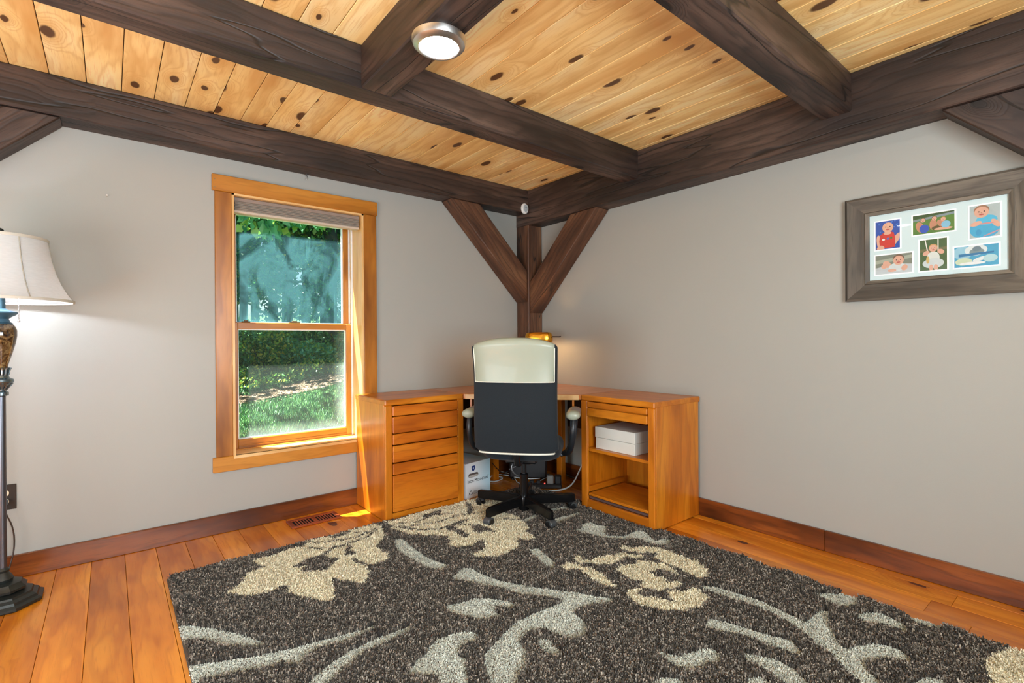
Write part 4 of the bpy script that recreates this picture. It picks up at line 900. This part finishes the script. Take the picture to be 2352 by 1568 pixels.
LN = [  # thin dark veins: crop, points, half width (m)
 (1, [(1120,600),(1300,603),(1600,570),(1850,510),(2050,420)], .007), (1, [(1170,670),(1300,680),(1500,670),(1750,590),(1900,540),(2050,440)], .007),
 (1, [(1700,465),(1880,475),(1960,465)], .005), (1, [(1330,780),(1450,700),(1520,655)], .009), (1, [(1750,805),(1790,850),(1900,880)], .009),
 (2, [(260,435),(430,430),(580,405),(800,370),(1000,300),(1180,270),(1350,250)], .007), (2, [(330,393),(500,378),(600,340),(750,290),(930,270)], .008),
 (2, [(330,450),(600,472),(800,460),(950,415)], .009), (2, [(1010,400),(1190,410),(1210,430)], .006), (2, [(1580,335),(1700,345),(1840,350)], .008), (2, [(160,430),(60,380)], .03),
]
GR = [
 (2, [(240,620),(250,580),(330,575),(390,600),(480,690),(640,800),(800,865),(910,900),(830,945),(690,925),(560,870),(450,810),(400,790),(350,750),(260,680)]),
 (2, [(1890,705),(2020,695),(2230,880),(2190,935),(2100,890),(2000,800)]),
 (2, [(2150,210),(2352,180),(2352,200),(2160,230)]), (2, [(1850,330),(1990,275),(2010,290),(1880,345)]), (2, [(2200,340),(2352,285),(2352,310),(2230,360)]),
 (3, [(190,300),(260,250),(340,180),(430,185),(560,255),(760,330),(1000,380),(1200,420),(1450,450),(1700,475),(1900,520),(2180,560),(2190,570),(1900,600),(1740,650),(1600,720),(1700,750),(1790,810),(1840,890),(1820,980),(1740,1010),(1600,1000),(1480,960),(1330,900),(1240,895),(1150,920),(1040,1010),(1040,1100),(1120,1230),(1110,1310),(1010,1470),(980,1700),(700,1720),(660,1568),(600,1400),(580,1240),(620,1190),(720,1090),(800,1000),(960,850),(1150,750),(1380,660),(1530,600),(1580,550),(1450,520),(1300,500),(1050,480),(800,410),(600,370),(400,330),(250,310)]),
 (3, [(120,640),(300,605),(450,555),(620,545),(800,570),(1010,635),(860,645),(760,620),(700,650),(730,720),(820,745),(700,770),(580,790),(450,770),(300,740),(160,690)]),
 (3, [(1240,1050),(1340,1040),(1400,1070),(1450,1150),(1550,1195),(1480,1225),(1350,1200),(1270,1140)]),
 (8, [(220,900),(290,880),(350,800),(480,700),(500,620),(620,520),(850,440),(980,420),(1100,425),(1190,470),(1130,520),(980,560),(880,670),(900,750),(1020,790),(1010,870),(1050,1105),(1090,1250),(700,1250),(640,1105),(640,1030),(600,980),(450,975),(240,960)]),
 (5, [(60,140),(200,138),(400,160),(650,215),(860,290),(700,300),(550,295),(450,280),(350,250),(250,235),(80,265)]),
 (5, [(150,485),(500,435),(800,390),(1100,320),(1400,240),(1690,165),(1800,115),(1750,160),(1560,235),(1300,310),(1190,370),(1160,430),(1100,445),(1010,425),(850,470),(500,530),(300,580),(280,640),(300,760),(190,760)]),
 (5, [(1060,760),(1210,617),(1360,480),(1560,350),(1800,240),(2060,140),(2090,150),(1900,240),(1700,330),(1600,410),(1440,540),(1370,617),(1260,760)]),
 (6, [(680,235),(900,260),(1100,325),(1300,385),(1500,460),(1750,580),(1980,690),(2352,830),(2352,1100),(2200,1000),(2000,830),(1800,690),(1600,570),(1300,450),(1000,360),(800,300),(740,270)]),
 (6, [(730,720),(810,645),(1000,690),(1300,780),(1600,870),(1830,930),(1900,1010),(1960,1080),(1850,1070),(1700,1010),(1500,940),(1300,860),(1100,800),(900,770)]),
 (6, [(160,1050),(400,1105),(540,1070),(700,1020),(850,1020),(960,1110),(900,1160),(780,1180),(700,1240),(560,1250),(400,1230),(260,1130)]),
 (6, [(1190,1065),(1400,1100),(1650,1160),(1850,1280),(2010,1433),(2100,1600),(1900,1600),(1750,1433),(1650,1360),(1450,1220),(1250,1120)]),
 (6, [(60,1480),(200,1370),(350,1370),(520,1433),(560,1560),(80,1560)]), (6, [(1200,1500),(1300,1370),(1420,1370),(1540,1433),(1600,1560),(1200,1560)]),
 (7, [(0,590),(60,585),(150,500),(200,465),(310,485),(290,570),(340,700),(420,840),(500,880),(600,840),(750,820),(900,840),(1050,890),(1200,1000),(1000,970),(750,960),(670,1020),(720,1130),(850,1231),(900,1400),(700,1400),(640,1231),(500,1100),(380,980),(200,790),(0,640)]),
 (7, [(150,290),(250,290),(400,300),(440,215),(540,240),(620,320),(600,390),(480,410),(380,400),(300,360)]),
 (7, [(580,510),(700,495),(850,500),(1000,570),(1130,650),(1130,700),(1000,640),(850,590),(700,580)]),
 (7, [(1050,430),(1200,470),(1470,560),(1490,650),(1350,630),(1200,570),(1100,490)]),
 (7, [(1100,1300),(1300,1170),(1480,1200),(1600,1300)]),
 (4, [(580,340),(700,330),(690,280),(800,250),(880,290),(1000,300),(1000,340),(940,370),(1000,410),(1180,420),(1350,350),(1450,370),(1560,470),(1650,450),(1750,460),(1740,490),(1620,515),(1500,490),(1350,430),(1150,440),(950,420),(750,370)]),
 (4, [(0,230),(150,160),(180,175),(30,250)]), (4, [(380,230),(640,140),(720,130),(420,250)]), (4, [(310,100),(550,65),(580,75),(330,118)]),
]
def inpoly(px, py, poly):
    ins = np.zeros(px.shape, bool); n = len(poly)
    xs = [p[0] for p in poly]; ys = [p[1] for p in poly]
    box = (px > min(xs)) & (px < max(xs)) & (py > min(ys)) & (py < max(ys)); idx = np.nonzero(box)[0]
    if not len(idx): return ins
    X, Y = px[idx], py[idx]; r = np.zeros(X.shape, bool)
    for i in range(n):
        x1, y1 = poly[i]; x2, y2 = poly[(i+1) % n]
        if y1 == y2: continue
        c = ((y1 > Y) != (y2 > Y)) & (X < (x2-x1)*(Y-y1)/(y2-y1)+x1); r ^= c
    ins[idx] = r; return ins
def nearline(px, py, pts, w):
    r = np.zeros(px.shape, bool)
    for (x1, y1), (x2, y2) in zip(pts[:-1], pts[1:]):
        dx, dy = x2-x1, y2-y1; L2 = dx*dx+dy*dy
        tt = np.clip(((px-x1)*dx+(py-y1)*dy)/L2, 0, 1); d2 = (px-x1-tt*dx)**2+(py-y1-tt*dy)**2; r |= d2 < w*w
    return r
rng = np.random.default_rng(5)
SPC = 0.0046
gx, gy = np.meshgrid(np.arange(RX0, RX1, SPC), np.arange(RY0, RY1, SPC))
gx = gx.ravel()+rng.uniform(-.5, .5, gx.size)*SPC; gy = gy.ravel()+rng.uniform(-.5, .5, gy.size)*SPC
def notch(x, y): return (x > -0.505) & (y > -1.662) & (y < -1.052)
keep = ~notch(gx, gy)
# shaggy, slightly uneven outline
keep &= (gx < RX1-0.010+0.010*np.sin(gy*23)+0.006*np.sin(gy*61)) & (gx > RX0+0.006+0.005*np.sin(gy*19)) & (gy < RY1-0.006+0.005*np.sin(gx*17)) & (gy > RY0)
gx, gy = gx[keep], gy[keep]; N = gx.size
cls = np.zeros(N, int)
wx = gx+0.004*np.sin(gy*90+gx*40); wy = gy+0.004*np.sin(gx*80-gy*30)
for k, p in CR: cls[inpoly(wx, wy, TF(*K[k], p))] = 1
for k, p in DK: cls[inpoly(wx, wy, TF(*K[k], p))] = 0
for k, p, w in LN: cls[nearline(wx, wy, TF(*K[k], p), w)] = 0
for k, p in GR:   # the low loop pile lies below the shag: its outline reaches from the shag tops down to the low tops
    for z_ in (0.028, 0.021, 0.014, 0.008): cls[inpoly(gx, gy, TF(*K[k], p, z_))] = 2
hgt = np.where(cls == 2, 0.0065, 0.0215)+rng.normal(0, 1, N)*np.where(cls == 2, 0.0006, 0.0026)+np.where(cls == 2, 0, 0.0015*np.sin(gx*31)*np.sin(gy*27))
lean = np.where(cls == 2, 0.0022, 0.0085)
wd = np.where(cls == 2, 0.0040, 0.0046)
V = np.zeros((N, 3, 3, 3)); dirs = rng.uniform(0, 2*PI, (N, 3)); col = np.zeros((N, 3, 4)); col[..., 3] = 1
D0 = np.array([.020, .016, .012]); D1 = np.array([.46, .40, .32]); C0 = np.array([.50, .44, .29]); C1 = np.array([1., .95, .72]); G0 = np.array([.36, .38, .32]); G1 = np.array([.90, .93, .82])
qt = rng.random(N)
for j in range(3):
    a = dirs[:, j]; bw = a+rng.uniform(-.8, .8, N)+PI/2
    bx, by = gx+0.0014*np.cos(a), gy+0.0014*np.sin(a)
    l = lean*rng.uniform(.3, 1.1, N); top = .004+hgt*rng.uniform(.82, 1.05, N); tx, ty_ = bx+np.cos(a)*l, by+np.sin(a)*l
    V[:, j, 0] = np.stack([bx, by, np.full(N, .003)], 1)
    V[:, j, 1] = np.stack([tx-np.cos(bw)*wd/2, ty_-np.sin(bw)*wd/2, top+rng.normal(0, .0012, N)], 1)
    V[:, j, 2] = np.stack([tx+np.cos(bw)*wd/2, ty_+np.sin(bw)*wd/2, top], 1)
    q = np.clip(qt+rng.normal(0, .08, N), 0, 1)[:, None]; qd = q**2.6
    col[:, j, :3] = np.where((cls == 0)[:, None], D0+(D1-D0)*qd, np.where((cls == 1)[:, None], C0+(C1-C0)*q, G0+(G1-G0)*q))
V = V.reshape(-1, 3).astype(np.float32); col = np.repeat(col.reshape(-1, 4), 1, axis=0).astype(np.float32)
me = bpy.data.meshes.new('pile'); nt = N*3
me.vertices.add(nt*3); me.vertices.foreach_set('co', V.ravel()); me.loops.add(nt*3); me.loops.foreach_set('vertex_index', np.arange(nt*3, dtype=np.int32))
me.polygons.add(nt); me.polygons.foreach_set('loop_start', np.arange(0, nt*3, 3, dtype=np.int32)); me.update(calc_edges=True)
ca = me.attributes.new('yarn', 'FLOAT_COLOR', 'FACE'); ca.data.foreach_set('color', col.ravel())
ty = NT('rug_yarn'); at_ = ty.node('Attribute', attribute_name='yarn'); ty.base(at_.outputs['Color']); ty.set(Roughness=0.9); ty.b.inputs['Sheen Weight'].default_value = 0.2
me.materials.append(ty.m)
rug = thing('area_rug', 'dark taupe shag rug with cream flowers and grey scrolling vines', 'rug', (-1.6, -2.0, 0)); rug.location = (0, 0, 0); WM[rug.name] = Matrix.Identity(4)
po = bpy.data.objects.new('pile', me); C.objects.link(po); po.parent = rug; po['kind'] = 'stuff'; WM[po.name] = Matrix.Identity(4)
NX = -0.505
m = MB(); m.prism([(RX0, RY0), (RX1-0.008, RY0), (RX1-0.008, -1.662), (NX, -1.662), (NX, -1.052), (RX1-0.008, -1.052), (RX1-0.008, RY1), (RX0, RY1)], 0.0005, 0.005)
m.build('backing', plain('rug_backing', (92, 82, 72), 0.95, var=0.2, nscale=300), rug)

# ================================================================ OUTSIDE
def gz(x, y): return -0.36+0.075*y+0.07*(x-0.6)+0.03*math.sin(x*1.3+y*0.7)
def ground(name, x0, x1, y0, y1, n, mat, off=0.0, fx=None):
    m = MB(); v = []; f = []
    for j in range(n+1):
        for i in range(n+1):
            x = x0+(x1-x0)*i/n; y = y0+(y1-y0)*j/n
            if fx: x, y = fx(i/n, j/n)
            v.append((x, y, gz(x, y)+off))
    for j in range(n):
        for i in range(n): a = j*(n+1)+i; f.append((a, a+1, a+n+2, a+n+1))
    m.add(v, f); return m.build(name, mat, ang=80)
gm = NT('lawn_green'); _c = gm.node('TexCoord').outputs['Object']
gm.base(gm.ramp(gm.noise(_c, 5, 6, 0.7), [(0.3, lin(30, 62, 30)), (0.55, lin(58, 104, 50)), (0.75, lin(92, 128, 62))])); gm.set(Roughness=0.95)
struct(ground('lawn', -16, 24, WT+0.02, 44, 60, gm.m), 'green sloping lawn outside the window', 'lawn')
pm = NT('leaf_litter'); _c = pm.node('TexCoord').outputs['Object']
pm.base(pm.ramp(pm.noise(_c, 30, 5, 0.75), [(0.3, lin(58, 46, 40)), (0.5, lin(112, 92, 80)), (0.7, lin(168, 148, 130))])); pm.set(Roughness=0.95)
def pathf(u, v):
    x = -3+10*u; yc = 7.6+0.28*(x-0.4)+0.25*math.sin(x*0.9); return x, yc+(v-0.5)*(0.95+0.25*math.sin(x*2.1))
struct(ground('dirt_path', 0, 1, 0, 1, 40, pm.m, 0.025, pathf), 'brown leaf-strewn path crossing the lawn outside', 'path')
def leaf_mat(name, cols, trans=0.35):
    t = NT(name); r = t.node('NewGeometry').outputs['Random Per Island']
    c = t.ramp(r, [(i/(len(cols)-1)*0.98, lin(*k)) for i, k in enumerate(cols)])
    df = t.node('BsdfDiffuse', {0: c}); tl = t.node('BsdfTranslucent', {0: c}); gl = t.node('BsdfGlossy', {0: (0.8, 1, 0.9, 1), 'Roughness': 0.35})
    a = t.node('MixShader', {0: trans, 1: df.outputs[0], 2: tl.outputs[0]}); b2 = t.node('MixShader', {0: 0.06, 1: a.outputs[0], 2: gl.outputs[0]}); t.L(b2.outputs[0], t.out.inputs[0]); return t.m
ML1 = leaf_mat('leaf_deep', [(14, 46, 24), (26, 78, 38), (44, 104, 52), (70, 130, 66), (120, 160, 60)])
ML2 = leaf_mat('leaf_mid', [(24, 64, 30), (48, 104, 46), (84, 140, 60), (150, 180, 70), (214, 196, 80)])
ML3 = leaf_mat('leaf_pale', [(60, 130, 92), (92, 160, 116), (130, 190, 140), (90, 150, 60), (170, 190, 84)])
MG = leaf_mat('grass_blade', [(12, 42, 22), (24, 68, 36), (44, 90, 48), (74, 108, 54)], 0.2)
Mbark = plain('bark', (66, 70, 74), 0.9, var=0.25, nscale=18, bump=0.5)
def leaves(name, mat, clusters, n, size, parent=None, seed=0, droop=0.3):
    "n folded leaves scattered on the outer part of ellipsoid clusters (x,y,z,rx,ry,rz)"
    g = np.random.default_rng(seed); k = g.integers(0, len(clusters), n); cl = np.array(clusters)[k]
    d = g.normal(size=(n, 3)); d /= np.linalg.norm(d, axis=1)[:, None]; r = g.uniform(.35, 1.0, n)**0.5
    p = cl[:, :3]+d*cl[:, 3:6]*r[:, None]
    a = g.normal(size=(n, 3)); a[:, 2] -= droop; a /= np.linalg.norm(a, axis=1)[:, None]
    b_ = np.cross(a, g.normal(size=(n, 3))); b_ /= np.linalg.norm(b_, axis=1)[:, None]; c_ = np.cross(a, b_)
    s = size*g.uniform(.6, 1.3, n)[:, None]
    v = np.stack([p, p+a*s*.45+b_*s*.30+c_*s*.08, p+a*s, p+a*s*.45-b_*s*.30+c_*s*.08], 1).reshape(-1, 3)
    if parent is not None: v = v-np.array(parent.location)
    me = bpy.data.meshes.new(name); me.vertices.add(4*n); me.vertices.foreach_set('co', v.astype(np.float32).ravel())
    i = np.arange(n)*4; f = np.stack([i, i+1, i+2, i, i+2, i+3], 1).astype(np.int32)
    me.loops.add(6*n); me.loops.foreach_set('vertex_index', f.ravel()); me.polygons.add(2*n); me.polygons.foreach_set('loop_start', np.arange(0, 6*n, 3, dtype=np.int32)); me.update(calc_edges=True)
    me.materials.append(mat); o = bpy.data.objects.new(name, me); C.objects.link(o); o.parent = parent; return o
def tree(x, y, r, h, lab, seed, mat, nl, lean=0.0, size=0.16, low=1.6):
    g = random.Random(seed); z0 = gz(x, y)-0.15
    t = thing('tree', lab, 'tree', (x, y, z0)); 
    m = MB(); pts = [(0, 0, 0)]+[(lean*h*k/5+g.uniform(-.12, .12), g.uniform(-.12, .12), h*k/5) for k in range(1, 6)]
    m.tube(pts, [r, r*0.45], 12, smooth=2); tips = []
    for k in range(7):
        zz = h*(0.3+0.09*k); a = g.uniform(0, 2*PI); L_ = g.uniform(1.0, 2.2); bx = lean*zz
        e = (bx+L_*math.cos(a), L_*math.sin(a), zz+L_*g.uniform(0.2, 0.7)); m.tube([(bx, 0, zz), ((bx+e[0])/2, e[1]/2, zz+0.2), e], [r*0.35, r*0.1], 8, smooth=1); tips.append(e)
    m.build('trunk', Mbark, t, local=True)
    cl = [(x+e[0], y+e[1], z0+e[2], g.uniform(.8, 1.4), g.uniform(.8, 1.4), g.uniform(.5, .9)) for e in tips]
    for k in range(6): cl.append((x+g.uniform(-1.8, 1.8), y+g.uniform(-1, 1), z0+g.uniform(low, h), g.uniform(.7, 1.2), g.uniform(.7, 1.2), g.uniform(.5, .9)))
    leaves('foliage', mat, cl, nl, size, t, seed)
TL = [(1.15, 12.2, .11, 8.5, ML1), (2.55, 12.6, .30, 9, ML2), (3.45, 12.9, .17, 9, ML1), (0.1, 13.2, .13, 8, ML2), (-1.2, 13.5, .16, 8.5, ML1), (2.0, 15.5, .16, 9, ML2), (3.6, 16, .14, 9, ML1), (5.2, 15.2, .2, 9.5, ML2), (0.6, 17, .2, 9.5, ML1), (4.6, 19, .2, 10, ML2), (2.6, 20, .22, 10, ML1), (6.6, 19, .2, 10, ML1), (7.6, 16.5, .2, 9, ML2), (-3.2, 15, .2, 9, ML1), (1.2, 22.5, .22, 11, ML2), (4.2, 24, .22, 11, ML1), (7.5, 24, .22, 11, ML2), (-1.2, 20, .2, 10, ML1)]
TL += [(8.8+2.2*k, 31+1.5*(k % 2), .25, 12, (ML1, ML2)[k % 2]) for k in range(3)]+[(-4+2.6*k, 28+1.2*(k % 2), .25, 12, (ML2, ML1)[k % 2]) for k in range(5)]
for i, (x, y, r, h, mt) in enumerate(TL):
    if i == 1: lab = 'thickest grey trunk tree seen through the upper window pane'
    elif i == 0: lab = 'slim dark tree seen near the middle of the upper window pane'
    elif i == 2: lab = 'grey leaning tree seen near the right edge of the upper window pane'
    else: lab = 'leafy green tree in the woods beyond the lawn'
    g_ = None if i < 3 else 'trees in the woods beyond the lawn'
    tree(x, y, r, h, lab, 20+i, mt, 5200, 0.02 if i == 2 else 0.0, 0.17 if i < 18 else 0.34)
    if g_: C.objects[-1]
for o in list(C.objects):
    if o.get('category') == 'tree' and 'woods' in o['label']: o['group'] = 'trees in the woods beyond the lawn'
for (x, y, s_) in ((-5.2, 7.5, 5), (-5.6, 14.5, 6), (6.2, 8.2, 7), (5.8, 14.0, 8), (-1.9, 15.6, 9)):  # unseen trees added so their crowns dim the sun on the lawn
    z0 = gz(x, y)-0.15; t = thing('tree', 'added unseen tall broad tree whose high crown shades the lawn outside', 'tree', (x, y, z0), 0, 'added shade trees over the lawn')
    m = MB(); m.tube([(0, 0, 0), (0.1, 0, 4), (0, 0.1, 8.5)], [0.16, 0.08], 12, smooth=2)
    for k in range(8): a = k*PI/4; m.tube([(0, 0, 6.2+0.2*k), (1.9*math.cos(a), 1.9*math.sin(a), 7.8), (3.8*math.cos(a), 3.8*math.sin(a), 8.6)], [0.07, 0.02], 8, smooth=1)
    m.build('trunk', Mbark, t, local=True); g = random.Random(s_)
    leaves('foliage', ML1, [(x+g.uniform(-4.2, 4.2), y+g.uniform(-4.2, 4.2), z0+g.uniform(7.4, 9.6), 1.3, 1.3, .5) for _ in range(30)], 4600, 0.34, t, 90+s_)
# hanging branch close to the window
t = thing('leafy_branch', 'leafy branch hanging across the top of the upper window pane', 'branch', (0.2, 4.2, 4.2))
m = MB(); m.tube([(1.6, 0.5, 0.9), (0.8, 0.1, -0.1), (0.0, 0, -0.7), (-0.9, 0.1, -1.0)], [0.05, 0.012], 8, smooth=2); m.tube([(0.5, 0, -0.35), (0.1, -0.3, -0.9), (-0.4, -0.4, -1.15)], [0.02, 0.006], 6, smooth=1); m.tube([(1.3, 0.3, 0.5), (1.5, 0, -0.4), (1.45, -0.1, -1.0)], [0.03, 0.01], 6, smooth=1)
m.build('twig', Mbark, t, local=True)
leaves('foliage', ML3, [(-0.75, 4.2, 3.15, .65, .4, .30), (-0.2, 4.1, 3.2, .55, .4, .32), (0.3, 4.1, 3.35, .5, .4, .35), (0.9, 4.3, 3.5, .6, .4, .35), (1.4, 4.3, 3.5, .5, .4, .4), (-1.2, 4.2, 3.0, .5, .3, .35)], 1500, 0.17, t, 3, 1.2)
BS = [(-0.9, 10.6, .8), (0.2, 10.9, .9), (1.2, 10.4, .7), (2.1, 11.2, .9), (3.1, 11.4, 1.0), (4.2, 11.6, .9), (0.7, 12, 1.1), (-2.2, 11, 1.0), (5.3, 12, 1.0), (2.7, 13, 1.2), (-0.6, 12.4, 1.2), (4.4, 13.6, 1.3)]
for i, (x, y, s) in enumerate(BS):
    t = thing('bush', 'low leafy green bush along the edge of the woods', 'bush', (x, y, gz(x, y)), 0, 'bushes at the edge of the woods'); g = random.Random(i)
    m = MB()
    for k in range(5): a = 2*PI*k/5; m.tube([(0, 0, -0.05), (0.2*math.cos(a), 0.2*math.sin(a), 0.3*s), (0.45*s*math.cos(a), 0.45*s*math.sin(a), 0.7*s)], [0.02, 0.006], 6)
    m.build('stem', Mbark, t, local=True)
    leaves('foliage', [ML1, ML2, ML3, ML1][i % 4], [(x+g.uniform(-.7, .7)*s, y+g.uniform(-.4, .4)*s, gz(x, y)+g.uniform(.15, .8)*s, .5*s, .4*s, .35*s) for _ in range(6)], 3600, 0.105, t, 50+i)
# grass and leaf litter
def scatter(name, mat, n, seed, region, h, w, lab, cat, flat=False):
    g = np.random.default_rng(seed); x, y = region(g, n); n = len(x)
    z = np.array([gz(a, b_) for a, b_ in zip(x, y)])+(0.03 if flat else 0.0)
    a = g.uniform(0, 2*PI, n); hh = h*g.uniform(.5, 1.3, n); L_ = hh*g.uniform(.1, .9, n)
    if flat: tip = np.stack([x+np.cos(a)*h, y+np.sin(a)*h, z+g.uniform(0, .02, n)], 1)
    else: tip = np.stack([x+np.cos(a)*L_, y+np.sin(a)*L_, z+hh], 1)
    b1 = np.stack([x-np.sin(a)*w/2, y+np.cos(a)*w/2, z], 1); b2 = np.stack([x+np.sin(a)*w/2, y-np.cos(a)*w/2, z+(0.01 if flat else 0)], 1)
    v = np.stack([b1, b2, tip], 1).reshape(-1, 3).astype(np.float32); me = bpy.data.meshes.new(name); me.vertices.add(3*n); me.vertices.foreach_set('co', v.ravel())
    me.loops.add(3*n); me.loops.foreach_set('vertex_index', np.arange(3*n, dtype=np.int32)); me.polygons.add(n); me.polygons.foreach_set('loop_start', np.arange(0, 3*n, 3, dtype=np.int32)); me.update(calc_edges=True)
    me.materials.append(mat); o = bpy.data.objects.new(name, me); C.objects.link(o); tag(o, lab, cat, kind='stuff'); return o
def rg(g, n):
    y = 1.2+g.random(n)**1.0*9.4; u = g.uniform(-.15, 1.15, n); x = -2.94+(y+3.36)*(0.15+u*0.26)
    pc_ = 7.6+0.28*(x-0.4)+0.25*np.sin(x*0.9); k = np.abs(y-pc_) > 0.42+0.2*g.random(n); return x[k], y[k]
scatter('grass', MG, 60000, 1, rg, 0.07, 0.012, 'short green grass covering the lawn outside', 'grass')
def rp(g, n): x = g.uniform(-2.5, 4, n); return x, 7.6+0.28*(x-0.4)+0.25*np.sin(x*0.9)+g.normal(0, .32, n)
scatter('fallen_leaves', leaf_mat('dry_leaf', [(50, 40, 32), (84, 66, 54), (120, 100, 82), (156, 136, 116)], .1), 6000, 2, rp, 0.045, 0.035, 'dry brown fallen leaves strewn along the path outside', 'leaves', True)

g_ = random.Random(77)
wd_ = leaves('undergrowth', ML2, [(g_.uniform(-2, 5), g_.uniform(8.35, 10.2), gz(1.5, 9.3)+0.1, .45, .35, .10) for _ in range(46)], 9000, 0.075, None, 77, -0.4)
_v = wd_.data.vertices
for v_ in _v: v_.co.z += gz(v_.co.x, v_.co.y)-gz(1.5, 9.3)
tag(wd_, 'low weedy green undergrowth between the path and the bushes outside', 'undergrowth', kind='stuff')
